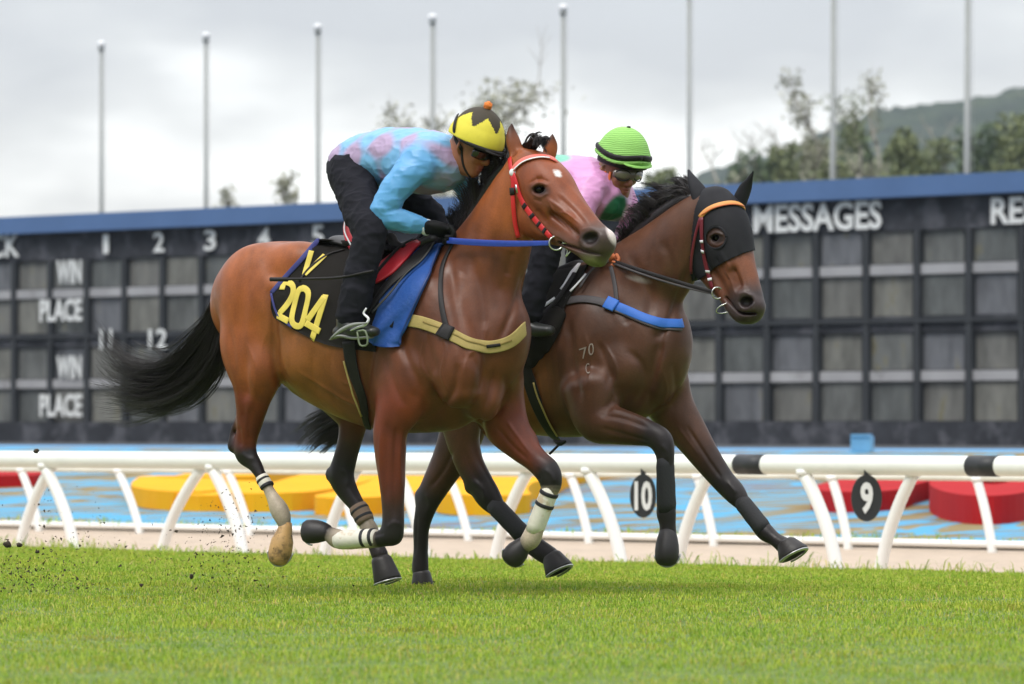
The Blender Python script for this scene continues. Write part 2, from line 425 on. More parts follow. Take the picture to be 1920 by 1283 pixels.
m_yel = mat('yellow_paint', srgb(232, 166, 26), .8, spec=.1, noise=(1.2, .08), dirt=(1.5, .66, srgb(180, 130, 50)))
m_red = mat('red_paint', srgb(170, 30, 34), .8, spec=.1, noise=(1.2, .1), dirt=(1.5, .68, srgb(120, 30, 30)))
def letters(name, strokes, m, label, grp):
    c = np.mean([bank_pt(*p) for s in strokes for p in s[0]], 0)
    mb = MB()
    for s, wid, h in strokes: mb.add(*bank_shape(s, h, m, name, label, wid=wid))
    o = mb.build(name, m, None, smooth=False); tag(o, label, 'raised letter', grp)
GL = 'raised letters lying on the painted bank'
letters('raised_letter', [([(350, 958), (332, 944), (350, 926), (400, 926), (450, 915), (492, 899), (560, 890), (620, 889)], .50, .20), ([(395, 960), (425, 948), (452, 930)], .42, .17)], m_yel, 'yellow raised letter behind the rail under the tail of the nearer horse', GL)
letters('raised_letter', [([(455, 962), (510, 957), (580, 944), (640, 925), (700, 908), (760, 900)], .48, .20), ([(640, 968), (700, 956), (760, 938), (800, 915), (850, 902)], .44, .18)], m_yel, 'yellow raised letter behind the hind legs of the horses', GL)
letters('raised_letter', [([(940, 968), (905, 960), (915, 942), (960, 930), (1000, 912), (1070, 900), (1185, 893)], .46, .2)], m_yel, 'yellow raised letter reaching to the number 10 disc', GL)
letters('raised_letter', [([(1598, 962), (1628, 946), (1690, 930), (1740, 912), (1860, 898)], .48, .2)], m_red, 'red slanting raised letter behind the number 9 disc', GL)
# the closed red letter: a thick ring
def ring_letter(cx, cy, rx, ry, m, h=.26):
    vs = []; fs = []; n = 48
    for k in range(n):
        t = 2*math.pi*k/n
        for s in (1, .30):
            p = bank_pt(cx+rx*s*math.cos(t)+(0 if s == 1 else 12), cy+ry*s*math.sin(t)-(0 if s == 1 else 4)); vs += [p, p+V(0, 0, h)]
    for k in range(n):
        a = 4*k; b = 4*((k+1) % n)
        fs += [[a, b, b+1, a+1], [a+1, b+1, b+3, a+3], [a+3, b+3, b+2, a+2]]
    return vs, fs
o = mesh_obj('raised_letter', *ring_letter(1850, 955, 108, 30, m_red), m_red, smooth=False); tag(o, 'red closed round raised letter at the right edge behind the rail', 'raised letter', GL)
letters('raised_letter', [([(-60, 905), (-20, 915), (22, 905)], .5, .15)], m_red, 'end of a red raised letter at the left edge behind the rail', GL)
# ---- scoreboard
DB = 110.
m_fas = mat('blue_fascia', srgb(84, 112, 154), .7, spec=.2, noise=(.8, .08), dirt=(.35, .66, srgb(48, 92, 165)))
m_blk = mat('board_black', srgb(54, 56, 61), .8, spec=.15, noise=(1.2, .45), dirt=(1.5, .50, srgb(96, 97, 103)))
m_frm = mat('board_frame', srgb(60, 63, 66), .8, spec=.15, noise=(1, .2))
m_led = mat('board_ledge', srgb(160, 160, 162), .8, spec=.2, noise=(.8, .18), dirt=(1.2, .6, srgb(120, 120, 118)))
m_wht = mat('letter_white', srgb(222, 224, 222), .5, noise=(3, .06))
def panel_mat(i):
    m = bpy.data.materials.new('cell_panel_%s' % 'abcde'[i]); m.use_nodes = True; nt = m.node_tree; b = nt.nodes['Principled BSDF']; b.inputs['Roughness'].default_value = .35
    tc = nd(nt, 'ShaderNodeTexCoord'); mp = nd(nt, 'ShaderNodeMapping'); mp.inputs['Scale'].default_value = (1.9, 1.9, .7); mp.inputs['Location'].default_value = (i*7.3, i*3.1, i)
    nt.links.new(tc.outputs['Object'], mp.inputs[0]); n = nd(nt, 'ShaderNodeTexNoise', i_Scale=1.6, i_Detail=4.0, i_Roughness=.6); nt.links.new(mp.outputs[0], n.inputs[0])
    base = [(104, 106, 104), (112, 112, 108), (96, 99, 98), (118, 118, 112), (106, 108, 112)][i]
    base = [q*.97 for q in base]; b.inputs['Specular IOR Level'].default_value = .15
    c = ramp(nt, [(.3, srgb(*[q*.82 for q in base])), (.5, srgb(*base)), (.62, srgb(*[q*1.1 for q in base])), (.70, srgb(118, 114, 92)), (.8, srgb(70, 74, 70))])
    nt.links.new(n.outputs[0], c.inputs[0]); nt.links.new(c.outputs[0], b.inputs['Base Color']); return m
PM = [panel_mat(i) for i in range(5)]
sb0 = uv(u_of(960, DB), DB, .40)
board = thing('scoreboard', sb0, 'long dark race scoreboard with blue top band, white lettering and rows of grey cells', 'scoreboard')
edges = [24, 95, 168, 237, 309, 380, 1351, 1441, 1530, 1624, 1720, 1814, 1914]
u1, u2 = u_of(24, DB), u_of(1914, DB)
NC = 23; cw = (u2-u1)/NC
ub = [u1+cw*i for i in range(-2, NC+3)]
UL0, UL1 = ub[0]-6, ub[-1]+6
def part_box(name, m, *bx, parent=None):
    mb = MB()
    for q in bx: lbox(mb, *q)
    return mb.build(name, m, parent or board, smooth=False)
part_box('back_panel', m_blk, (UL0, UL1, DB+.5, .3, -.42+CH, 4.45+CH-.1))
part_box('fascia', m_fas, (UL0-.1, UL1+.1, DB-.35, 1.0, 4.39+CH, 4.78+CH))
part_box('header_panel', m_blk, (UL0, UL1, DB+.05, .40, 3.76+CH, 4.387+CH))
part_box('middle_band', m_blk, (UL0, UL1, DB+.05, .40, 1.81+CH, 2.11+CH))
part_box('plinth', m_blk, (UL0, UL1, DB-.1, .55, -.42+CH, .10+CH))
mbp = []
for u in ub: part_box('mullion', m_frm, (u-.075, u+.075, DB-.04, .5, .103+CH, 3.757+CH))
part_box('rail_bar', m_frm, (UL0, UL1, DB-.06, .06, 1.99+CH, 2.06+CH))
rows = [(3.12, 3.76, 0), (2.11, 2.90, 1), (1.08, 1.81, 2), (.10, .86, 3)]
leds = [(2.90, 3.12), (.86, 1.08)]
for i in range(len(ub)-1):
    if i < 1 or i > NC+2: continue
    a, b = ub[i]+.08, ub[i+1]-.08
    for (z0, z1, r) in rows:
        part_box('cell_panel', PM[(i*3+r*2+(i*i) % 4) % 5], (a, b, DB+.12+.03*((i+r) % 3), .1, z0+CH+.01, z1+CH-.01))
    for (z0, z1) in leds:
        part_box('ledge', m_led, (a, b, DB+.03, .3, z0+CH+.012, z1+CH-.012))
def board_text(s, px0, px1, py0, py1, bold=.03):
    v, f = text_mesh(s, .02, bold*.55); P_ = []
    ua, ubb = u_of(px0, DB), u_of(px1, DB); pm = (px0+px1)/2
    za, zb = zpx(py1, pm, DB), zpx(py0, pm, DB)
    for x, y, z in v:
        p = uv(ua+(ubb-ua)*x, DB-.03); q = p+np.append(NRM, 0)*(-z*.5-.03); P_.append((q[0], q[1], za+(zb-za)*y))
    mesh_obj('lettering', np.array(P_), f, m_wht, board, smooth=False)
for s, x, hw in (('1', 201, 5), ('2', 300, 10), ('3', 396, 11), ('4', 497, 11), ('5', 598, 11), ('11', 201, 11), ('12', 298, 17)):
    y = (443-(x-201)*.045, 476-(x-201)*.03) if len(s) == 1 or x > 5000 else (617, 655-(x-201)*.01)
    board_text(s, x-hw, x+hw, y[0]-(3 if len(s) == 1 else 0), y[1])
board_text('CLOCK', -95, 38, 441, 485); board_text('MESSAGES', 1415, 1655, 380, 434, .045); board_text('RESULTS', 1860, 2080, 366, 418, .045)
for y0, y1 in ((488, 533), (668, 711)): board_text('WIN', 109, 155, y0, y1, .05)
for y0, y1 in ((561, 603), (739, 782)): board_text('PLACE', 77, 156, y0, y1, .05)
# ---- flagpoles
m_pole = mat('pole_paint', srgb(150, 153, 150), .4, noise=(2, .08)); m_ball = mat('pole_cap', srgb(240, 240, 240), .4)
DP = 113.
def flagpole(px, ytop, r, label, lean=0):
    p = on_line(px, DP); d = p[1]; zt = zpx(ytop, px, DP); z0 = .40
    t = thing('flagpole', (p[0], p[1], z0), label, 'flagpole', 'flagpoles behind the scoreboard')
    vs, fs = pipe([(p[0]-lean, d, z0), (p[0], d, zt)], [r*1.15, r*.85], 14); mesh_obj('pole', vs, fs, m_pole, t)
    vs, fs = ballm((p[0], d, zt+.06), (.10, .10, .075)); mesh_obj('cap', vs, fs, m_ball, t)
    vs, fs = pipe([(p[0], d, zt-.09), (p[0], d, zt+.0)], .075, 14); mesh_obj('truck', vs, fs, m_pole, t)
    vs, fs = pipe([(p[0]+r+.03, d, z0+1), (p[0]+r+.03, d, zt-.1)], .006, 5); mesh_obj('halyard', vs, fs, m_pole, t)
for px, yt, r, lb in ((190, 88, .050, 'leftmost white flagpole rising behind the left end of the scoreboard'), (386, 72, .050, 'second flagpole from the left, between the tail and the rider'),
        (596, 56, .052, 'flagpole just left of the rider in blue'), (811, 38, .055, 'flagpole with ball cap standing above the rider in blue, before a tree'),
        (1056, 20, .057, 'flagpole with ball cap between the two riders'), (1292, -14, .050, 'tall flagpole right of the green helmet'),
        (1563, -40, .062, 'tall flagpole above the word MESSAGES'), (1815, -60, .066, 'rightmost tall flagpole in front of the hill')):
    flagpole(px, yt, r, lb, lean=.05 if px > 1500 else 0)
# ---- running rails
m_pvc = mat('white_rail_plastic', srgb(236, 238, 232), .35, noise=(3, .05), dirt=(5, .7, srgb(150, 155, 130)))
m_pvc2 = mat('white_post_plastic', srgb(240, 240, 236), .35, dirt=(9, .68, srgb(150, 150, 125)))
m_black = mat('black_plastic', (.02, .022, .024), .5)
DR = 38.
zr = zpx(868, 960, DR)
rail = thing('running_rail', uv(0, DR, SAND_Z), 'thick white plastic running rail on curved posts at the edge of the grass', 'rail fence')
def along(px, dc, z, back=0): p = on_line(px, dc); d = p[1]+NRM[1]*back; return V((px-960)/F*d, d, z)
vs, fs = pipe([uv(-40, DR, zr), uv(40, DR, zr)], .066, 20); mesh_obj('top_rail', vs, fs, m_pvc, rail)
for a, b in ((1385, 1436), (1820, 1874)):
    vs, fs = pipe([along(a, DR, zr), along(b, DR, zr)], .069, 20); mesh_obj('black_band', vs, fs, m_black, rail)
def rpost(px_t, px_b, dc, z1, z0, r, parent, bow=.35, back=0):
    A = along(px_t, dc, z1, back); B = along(px_b, dc, z0, back); u = A-B; c = []
    for t in np.linspace(0, 1, 9):      # straight foot, bowed towards the rail at the top
        s = t**2.0; c.append(B+V(u[0]*(bow*t+(1-bow)*s), u[1]*(bow*t+(1-bow)*s), u[2]*t))
    vs, fs = pipe(c, r, 14, sub=2); o = mesh_obj('post', vs, fs, m_pvc2, parent)
    vs, fs = pipe([A-V(0, 0, .012), A+V(0, 0, .03)], r*1.25, 14); mesh_obj('clamp', vs, fs, m_pvc2, o)
for b, t in ((35, 96), (300, 378), (605, 668), (925, 990), (1268, 1330), (1648, 1712), (-190, -140), (2020, 2090)):
    rpost(t, b, DR, zr-.06, SAND_Z-.04, .042, rail, back=.05)
for b, t in ((142, 84), (458, 398), (800, 742), (1168, 1104), (1572, 1508), (-120, -170), (2010, 1940)):
    rpost(t, b, DR, zr-.06, SAND_Z-.04, .045, rail, back=-.03)
DF = 46.
z2 = zpx(888, 960, DF); z3 = zpx(1002, 960, DF)
rail2 = thing('back_rail', uv(0, DF, SAND_Z), 'thinner white rail fence on curved posts beyond the sand strip', 'rail fence')
vs, fs = pipe([uv(-50, DF, z2), uv(50, DF, z2)], .026, 14); mesh_obj('top_rail', vs, fs, mat('weathered_rail', srgb(222, 222, 208), .5, noise=(4, .1)), rail2)
vs, fs = pipe([uv(-50, DF, z3), uv(50, DF, z3)], .030, 14); mesh_obj('bottom_rail', vs, fs, m_pvc2, rail2)
for b, t in ((75, 40), (264, 222), (470, 428), (668, 628), (880, 840), (1106, 1070), (1340, 1308), (1592, 1560), (1862, 1832), (-90, -130), (2150, 2110)):
    rpost(t, b, DF, z2-.02, SAND_Z-.03, .038, rail2, bow=.55, back=-.03)
# number discs hung under the rail
def disc(px, py, rx, ry, s, label):
    p = along(px, DR, 0, -.10); z = CH-(py-800)*p[1]/F; mm = p[1]/F; t = thing('number_disc', (p[0], p[1], z), label, 'sign', 'number discs under the rail')
    ax = V(math.cos(R(0)), math.sin(R(0)), 0); n = V(0, -1, 0); vs = []; N = 40
    for y in (0, .02):
        for k in range(N):
            a = 2*math.pi*k/N; vs.append(p*V(1, 1, 0)+V(0, 0, z)+ax*rx*mm*math.cos(a)+V(0, 0, 1)*ry*mm*math.sin(a)+V(0, y, 0))
    fs = [list(range(N)), [N+k for k in range(N)][::-1]]+[[k, N+k, N+(k+1) % N, (k+1) % N] for k in range(N)]
    mesh_obj('plate', vs, fs, m_black, t, smooth=False)
    v, f = text_mesh(s, .004, .035); w_ = (.30 if len(s) == 1 else .66)*rx*2*mm*(1 if len(s) > 1 else 1.35); h_ = ry*1.36*mm
    q = [(p[0]+(x-.5)*w_, p[1]-.006-zz, z+(y-.5)*h_) for x, y, zz in v]; mesh_obj('numeral', q, f, m_wht, t, smooth=False)
    vs, fs = box((p[0], p[1]+.011, z+ry*mm+.03), (.035, .012, .10)); mesh_obj('hanger', vs, fs, m_black, t, smooth=False)
disc(1206, 930, 25, 41, '10', 'oval black disc with white number 10 hanging under the rail')
disc(1625, 934, 29, 44, '9', 'oval black disc with white number 9 hanging under the rail')
# small blue box on the bank top
bx = along(1617, 74.5, .43); t = thing('utility_box', bx, 'small light blue box standing on the top of the bank before the scoreboard', 'box')
m_lb = mat('light_blue_paint', srgb(110, 165, 200), .5, noise=(5, .12))
vs, fs = box((bx[0], bx[1], .43+.10), (.27, .22, .20), RZ*.3); mesh_obj('housing', vs, fs, m_lb, t, smooth=False)
vs, fs = box((bx[0]-.01, bx[1], .43+.215), (.24, .26, .03), RZ*.3); mesh_obj('lid', vs, fs, m_lb, t, smooth=False)
# ---------------------------------------------------------------- hill and trees behind
DH = 620.
m_hill = bpy.data.materials.new('wooded_hill'); m_hill.use_nodes = True; nt = m_hill.node_tree; b = nt.nodes['Principled BSDF']; b.inputs['Roughness'].default_value = .95
tc = nd(nt, 'ShaderNodeTexCoord'); n = nd(nt, 'ShaderNodeTexNoise', i_Scale=.09, i_Detail=7.0, i_Roughness=.7); nt.links.new(tc.outputs['Object'], n.inputs[0])
c = ramp(nt, [(.35, (.018, .032, .030)), (.5, (.034, .055, .042)), (.62, (.055, .078, .052)), (.72, (.065, .066, .052))]); nt.links.new(n.outputs[0], c.inputs[0]); nt.links.new(c.outputs[0], b.inputs['Base Color'])
rx = [-600, 1000, 1150, 1215, 1290, 1390, 1460, 1520, 1600, 1650, 1700, 1760, 1810, 1850, 1880, 1905, 1960, 2100, 2400, 2900]
ry = [700, 420, 372, 350, 338, 305, 290, 262, 232, 214, 204, 196, 190, 180, 172, 164, 172, 120, 60, 40]
xs = np.arange(-500, 2800, 5.); ds = np.concatenate([np.linspace(330, 620, 70), np.linspace(630, 900, 16)])
vs = []
for d in ds:
    s = np.clip((d-330)/290, 0, 1); s = s*s*(3-2*s)*.55+s*.45; back = 1 if d <= DH else 1-(d-DH)/600
    X = (xs-960)/F*DH*(d/DH)**.5; top = CH-(np.interp(xs, rx, ry)-800)*DH/F
    z = -.6+(top+.6)*s*back; P3 = np.stack([X, np.full_like(X, d), z], 1)
    z = z+(vnoise(P3*V(1, 1, .1), 1.1, 3)*.45+vnoise(P3*V(1, 1, .1), .45, 4)*.45+vnoise(P3*V(1, 1, .1), .12, 5)*.7)*s*(top > 4)
    P3[:, 2] = z; vs.append(P3)
vs = np.concatenate(vs); n_ = len(xs)
fs = np.array([[i*n_+j, i*n_+j+1, (i+1)*n_+j+1, (i+1)*n_+j] for i in range(len(ds)-1) for j in range(n_-1)])
o = mesh_obj('hill', vs, fs, m_hill); tag(o, kind='structure')
m_bark = mat('bark', (.32, .30, .26), .9, noise=(3, .3))
def leafmat(name, c0, c1):
    m = bpy.data.materials.new(name); m.use_nodes = True; nt = m.node_tree; b = nt.nodes['Principled BSDF']; b.inputs['Roughness'].default_value = .7
    g = nd(nt, 'ShaderNodeNewGeometry'); r = ramp(nt, [(0, c0), (1, c1)]); nt.links.new(g.outputs['Random Per Island'], r.inputs[0]); nt.links.new(r.outputs[0], b.inputs['Base Color']); return m
m_leafA = leafmat('leaf_olive', (.09, .12, .05), (.24, .27, .12)); m_leafB = leafmat('leaf_dark', (.05, .085, .05), (.13, .18, .08)); m_leafC = leafmat('leaf_grey', (.22, .23, .16), (.42, .42, .30))
def leaves(pts, size, r_):
    n = len(pts); a = r_.normal(size=(n, 3)); a /= np.linalg.norm(a, axis=1)[:, None]; b = np.cross(a, r_.normal(size=(n, 3))); b /= np.linalg.norm(b, axis=1)[:, None]
    s = size*(.5+r_.random(n))[:, None]
    v = np.stack([pts-a*s, pts+b*s*.45, pts+a*s, pts-b*s*.45], 1).reshape(-1, 3)
    return v, np.arange(4*n).reshape(-1, 4)
def tree(px, ytop, d, wpx, label, ybase=420, kind='open', leaf=None, n_leaf=6500, lsize=.085, seed=0, group='trees behind the scoreboard', lean=0):
    r_ = np.random.default_rng(seed+100); X = (px-960)/F*d; zt = CH-(ytop-800)*d/F; W = wpx/F*d; z0 = float(-.6)
    t = thing('tree', (X, d, z0), label, 'tree', group); H = zt-z0; mb = MB(); pts = []
    def limb(p, dr, L, r, lv):
        c = [p]; q = p.copy(); dd = dr.copy(); ns = 5
        for i in range(ns):
            dd = unit(dd+r_.normal(size=3)*.13+V(0, 0, .05)); q = q+dd*L/ns; c.append(q.copy())
        mb.add(*pipe(c, list(np.linspace(r, r*.35, len(c))), 6 if lv < 2 else 4))
        if lv >= 2:
            for k in range(3): pts.append((c[2+k], L))
        if lv < 3:
            for k in range(5 if lv else 7):
                i = 1+r_.integers(len(c)-1) if lv else 2+k % 4
                a = r_.random()*6.28; sp_ = (.55 if kind == 'open' else .95); nd_ = unit(dd*1.0+V(math.cos(a)*sp_, math.sin(a)*sp_, .1 if kind == 'open' else -.05))
                limb(np.array(c[i]), nd_, L*(.50 if lv else .42)*(W/H*2.2 if lv == 0 else 1), r*.45, lv+1)
    limb(V(X-lean, d, z0), unit(V(lean/H, 0, 1)), H*(.80 if kind == 'open' else .9), H*.008+.03, 0)
    P_ = np.array([p for p, L in pts]); k = r_.integers(len(P_), size=n_leaf)
    sp_ = W*.085
    if kind == 'dense':
        c = V(X, d, z0+H*.62); q = r_.normal(size=(n_leaf, 3)); q /= np.linalg.norm(q, axis=1)[:, None]; q *= (r_.random(n_leaf)**.33)[:, None]
        q = c+q*V(W*.5, W*.5, H*.38)*(1+.32*vnoise(q*1.0, 2.6, seed)[:, None]); keep = vnoise(q, 3.2/W, seed+1) > -.32; L_ = q[keep]
    else: L_ = P_[k]+r_.normal(size=(n_leaf, 3))*sp_
    L_ = L_[L_[:, 2] < zt]
    mb.build('trunk', m_bark, t, smooth=True)
    v, f = leaves(L_, lsize, r_); mesh_obj('crown', v, f, leaf or m_leafA, t, smooth=False)
T_ = tree
T_(1480, 108, 170, 120, 'tall thin tree with sparse upright crown left of the MESSAGES flagpole', seed=1, n_leaf=2200, lsize=.085, leaf=m_leafC)
T_(1592, 100, 175, 150, 'tall thin leafy tree directly behind the MESSAGES flagpole', seed=2, n_leaf=3200, lsize=.085, leaf=m_leafA)
T_(1672, 105, 185, 110, 'nearly bare tall tree right of the MESSAGES flagpole against the cloud', seed=3, n_leaf=1170, lsize=.085, leaf=m_leafC)
T_(1425, 215, 165, 90, 'shorter sparse tree just right of the black ears of the hooded horse', seed=4, n_leaf=3900, lsize=.085)
T_(1325, 275, 180, 100, 'low sparse greyish tree left of the hooded horse ears', seed=5, n_leaf=1820, lsize=.085, leaf=m_leafC)
T_(805, 150, 150, 250, 'broad open tree rising behind the yellow and black cap', seed=6, n_leaf=5200, lsize=.085, kind='open', leaf=m_leafC)
T_(705, 205, 155, 170, 'bushy grey green tree behind the back of the rider in blue', seed=7, n_leaf=2900, lsize=.085, leaf=m_leafC)
T_(880, 190, 160, 110, 'small tree top between the yellow cap and the next flagpole', seed=16, n_leaf=1100, lsize=.085, leaf=m_leafC)
T_(385, 318, 150, 80, 'small bare treetop showing over the board beside the second flagpole', seed=8, n_leaf=1000, lsize=.085, leaf=m_leafC)
T_(560, 285, 150, 90, 'sparse leaning treetop left of the third flagpole', seed=9, n_leaf=1500, lsize=.085, leaf=m_leafC, lean=.6)
for i, (px, yt, wp) in enumerate(((1235, 318, 90), (1395, 282, 110), (1475, 268, 120), (1540, 252, 110), (1610, 240, 120), (1690, 238, 110), (1765, 262, 110), (1840, 230, 120), (1905, 215, 130), (1985, 200, 130), (1430, 300, 90), (1730, 292, 90))):
    lab = ['low round tree above the blue band right of the green helmet', 'dense olive tree behind the ears of the hooded horse', 'dense tree at the foot of the nearly bare pair left of the MESSAGES pole', 'dense round tree just left of the base of the MESSAGES pole',
           'dense tree just right of the base of the MESSAGES pole', 'dense tree below the nearly bare tall tree', 'low dark tree left of the base of the rightmost pole', 'dense tree right of the base of the rightmost pole', 'tall dense tree at the right edge of the picture below the hilltop',
           'dense tree cut by the right edge of the picture', 'low bushy tree just above the blue band over the horse forehead', 'low bushy tree above the blue band midway between the two right poles'][i]
    tree(px, yt, 235+7*(i % 4), wp, lab, kind='dense', leaf=[m_leafA, m_leafB, m_leafC][i % 3] if i % 3 != 2 else m_leafA, n_leaf=9000, lsize=.19, seed=20+i, group='dense trees at the foot of the hill')
# ---------------------------------------------------------------- grass
def grassmat():
    m = bpy.data.materials.new('grass_blade'); m.use_nodes = True; nt = m.node_tree; b = nt.nodes['Principled BSDF']; b.inputs['Roughness'].default_value = .7; b.inputs['Specular IOR Level'].default_value = .12
    g = nd(nt, 'ShaderNodeNewGeometry'); r = ramp(nt, [(0, (.16, .285, .026)), (.45, (.29, .42, .045)), (.84, (.42, .52, .075)), (.93, (.55, .52, .16)), (1, (.42, .32, .14))]); nt.links.new(g.outputs['Random Per Island'], r.inputs[0])
    tc = nd(nt, 'ShaderNodeTexCoord'); n = nd(nt, 'ShaderNodeTexNoise', i_Scale=1.6, i_Detail=6.0, i_Roughness=.7); nt.links.new(tc.outputs['Object'], n.inputs[0])
    c = ramp(nt, [(.32, (.70, .86, .60)), (.46, (1.05, 1.05, 1)), (.58, (1.2, 1.05, .95)), (.68, (1.1, .82, .8))]); nt.links.new(n.outputs[0], c.inputs[0])
    mx = nd(nt, 'ShaderNodeMix', data_type='RGBA', blend_type='MULTIPLY'); mx.inputs[0].default_value = 1; nt.links.new(r.outputs[0], mx.inputs[6]); nt.links.new(c.outputs[0], mx.inputs[7]); nt.links.new(mx.outputs[2], b.inputs['Base Color'])
    tr = nd(nt, 'ShaderNodeBsdfTranslucent'); nt.links.new(mx.outputs[2], tr.inputs[0]); ms = nd(nt, 'ShaderNodeMixShader'); ms.inputs[0].default_value = .3
    nt.links.new(b.outputs[0], ms.inputs[1]); nt.links.new(tr.outputs[0], ms.inputs[2]); nt.links.new(ms.outputs[0], nt.nodes['Material Output'].inputs[0]); return m
def blades(n, d0, d1, hmean, wid, seed, margin=1.14, edge=False, tuft=0., ec=36.25):
    r_ = np.random.default_rng(seed)
    # uniform in plan over the wedge the camera sees
    d = np.sqrt(r_.random(n)*(d1*d1-d0*d0)+d0*d0); x = (r_.random(n)*2-1)*d*.096*margin
    dc = d+KL*x
    if tuft:
        d = d+r_.normal(size=n)*tuft*0; 
    lim = 36.15+.12*np.sin((x)*1.7*UL)
    keep = (dc < lim+r_.normal(size=n)*.12) if not edge else np.abs(dc-ec) < .30*np.abs(r_.normal(size=n))
    d, x, dc = d[keep], x[keep], dc[keep]; n = len(d)
    z = ground_z(np.minimum(dc, 36.2))
    X3 = np.stack([x, d, z*0], 1)
    dens = vnoise(X3, 1.6, 2)*.6+vnoise(X3, 7, 4)*.6
    h = hmean*(.6+.8*r_.random(n)**1.5)*(1+.75*dens); wd = wid*(.6+.8*r_.random(n))*(d/24)
    a = r_.random(n)*6.283; lean = .25+(r_.random(n)**.7)*1.0; b = r_.random(n)*6.283
    dx, dy = np.cos(a), np.sin(a); lx, ly = np.cos(b)*lean, np.sin(b)*lean
    P0 = np.stack([x-dx*wd, d-dy*wd, z-.004], 1); P1 = np.stack([x+dx*wd, d+dy*wd, z-.004], 1)
    M = np.stack([x+lx*h*.35, d+ly*h*.35, z+h*.6], 1); T = np.stack([x+lx*h, d+ly*h, z+h*(1-.45*lean)], 1)
    s = np.stack([dx*wd*.75, dy*wd*.75, 0*wd], 1)
    v = np.stack([P0, P1, M+s, T, M-s], 1).reshape(-1, 3); i = np.arange(n)[:, None]*5
    me = bpy.data.meshes.new('grass'); nv = len(v); me.vertices.add(nv); me.vertices.foreach_set('co', v.astype(np.float32).ravel())
    idx = np.concatenate([i+np.array([[0, 1, 2, 4]]), i+np.array([[4, 2, 3]])], 1).ravel()
    me.loops.add(len(idx)); me.loops.foreach_set('vertex_index', idx.astype(np.int32))
    ls = (np.arange(n)[:, None]*7+np.array([[0, 4]])).ravel(); me.polygons.add(2*n); me.polygons.foreach_set('loop_start', ls.astype(np.int32)); me.polygons.foreach_set('loop_total', np.tile([4, 3], n).astype(np.int32))
    me.update(calc_edges=True); me.materials.append(m_grass); o = link(bpy.data.objects.new('grass', me)); tag(o, 'short bright green turf grass covering the track', 'grass', kind='stuff'); return o
m_grass = grassmat()
blades(460000, 14.6, 41, .021, .0021, 5)
blades(5000, 17, 41, .05, .0022, 6)           # taller stems standing out of the sward
o = blades(26000, 30, 43, .075, .0026, 8, edge=True); o['label'] = 'ragged taller grass along the edge of the sand'; o.name = 'edge_grass'
o = blades(42000, 33, 56, .06, .0030, 9, edge=True, ec=46.3); o['label'] = 'thin line of grass growing along the foot of the back rail'; o.name = 'edge_grass'
# ---------------------------------------------------------------- flying dirt
m_dirt = mat('dirt_clod', (.045, .032, .02), .95, noise=(40, .4), bump=(80, .8, .01))
def clod(c, r, seed):
    r_ = np.random.default_rng(seed); v, f = ballm((0, 0, 0), 1, 8, 6); v = np.array(v); v = v*(1+.38*vnoise(v, 1.8, seed)[:, None])*(.6+.6*r_.random(3))*r+c; return v, f
big = [(14, 1021, 24.2, .016, 'dark clod of earth flying at the left edge above the grass'), (36, 1022, 24.2, .013, 'small round clod of earth just right of the one at the left edge'), (68, 846, 24.0, .012, 'clod of earth in the air before the white top rail at the left'),
       (359, 1081, 23.6, .015, 'flat dark clod in the air below the second leaning post'), (265, 1097, 23.5, .012, 'small dark clod over the grass left of the flat clod'), (70, 1035, 24.3, .011, 'small clod beside the foot of the leftmost white post')]
for i, (px, py, d, r, lb) in enumerate(big):
    v, f = clod(V((px-960)/F*d, d, CH-(py-800)*d/F), r, 50+i); o = mesh_obj('dirt_clod', v-v.mean(0)*0, f, m_dirt); tag(o, lb, 'clod', 'clods of earth in the air')
mb = MB(); r_ = np.random.default_rng(77)
def spray(n, cx, cy, sx, sy, s0, s1):
    for i in range(n):
        px, py = cx+r_.normal()*sx, cy+r_.normal()*sy; d = 24.2+r_.normal()*.35
        if py > 1112: py = 1112-r_.random()*60
        if py < 905: continue
        s = s0+(s1-s0)*r_.random()**3; c = V((px-960)/F*d, d, CH-(py-800)*d/F)
        q = r_.normal(size=(4, 3))*s; mb.add(c+q, [[0, 1, 2], [0, 2, 3], [0, 3, 1], [1, 3, 2]])
spray(650, 55, 1082, 60, 26, .0014, .0065); spray(240, 200, 1035, 90, 45, .0013, .0055); spray(420, 430, 1010, 42, 50, .0013, .0055); spray(190, 400, 1085, 90, 22, .0013, .005); spray(90, 100, 960, 60, 45, .0013, .005)
spray(50, 650, 1085, 110, 18, .0015, .005)
o = mb.build('flying_dirt', m_dirt, None, smooth=False); tag(o, 'spray of dirt crumbs thrown up behind the hooves', 'dirt', kind='stuff')

hz_m = bpy.data.materials.new('air_haze'); hz_m.use_nodes = True; nt = hz_m.node_tree; nt.nodes.remove(nt.nodes['Principled BSDF'])
pv = nd(nt, 'ShaderNodeVolumePrincipled'); pv.inputs['Color'].default_value = (.80, .88, 1, 1); pv.inputs['Density'].default_value = .00014; nt.links.new(pv.outputs[0], nt.nodes['Material Output'].inputs['Volume'])
v, f = box((0, 455, 33), (920, 1010, 69.2)); hz = mesh_obj('haze', v, f, hz_m, smooth=False); tag(hz, 'thin pale haze in the air', 'haze', kind='stuff')
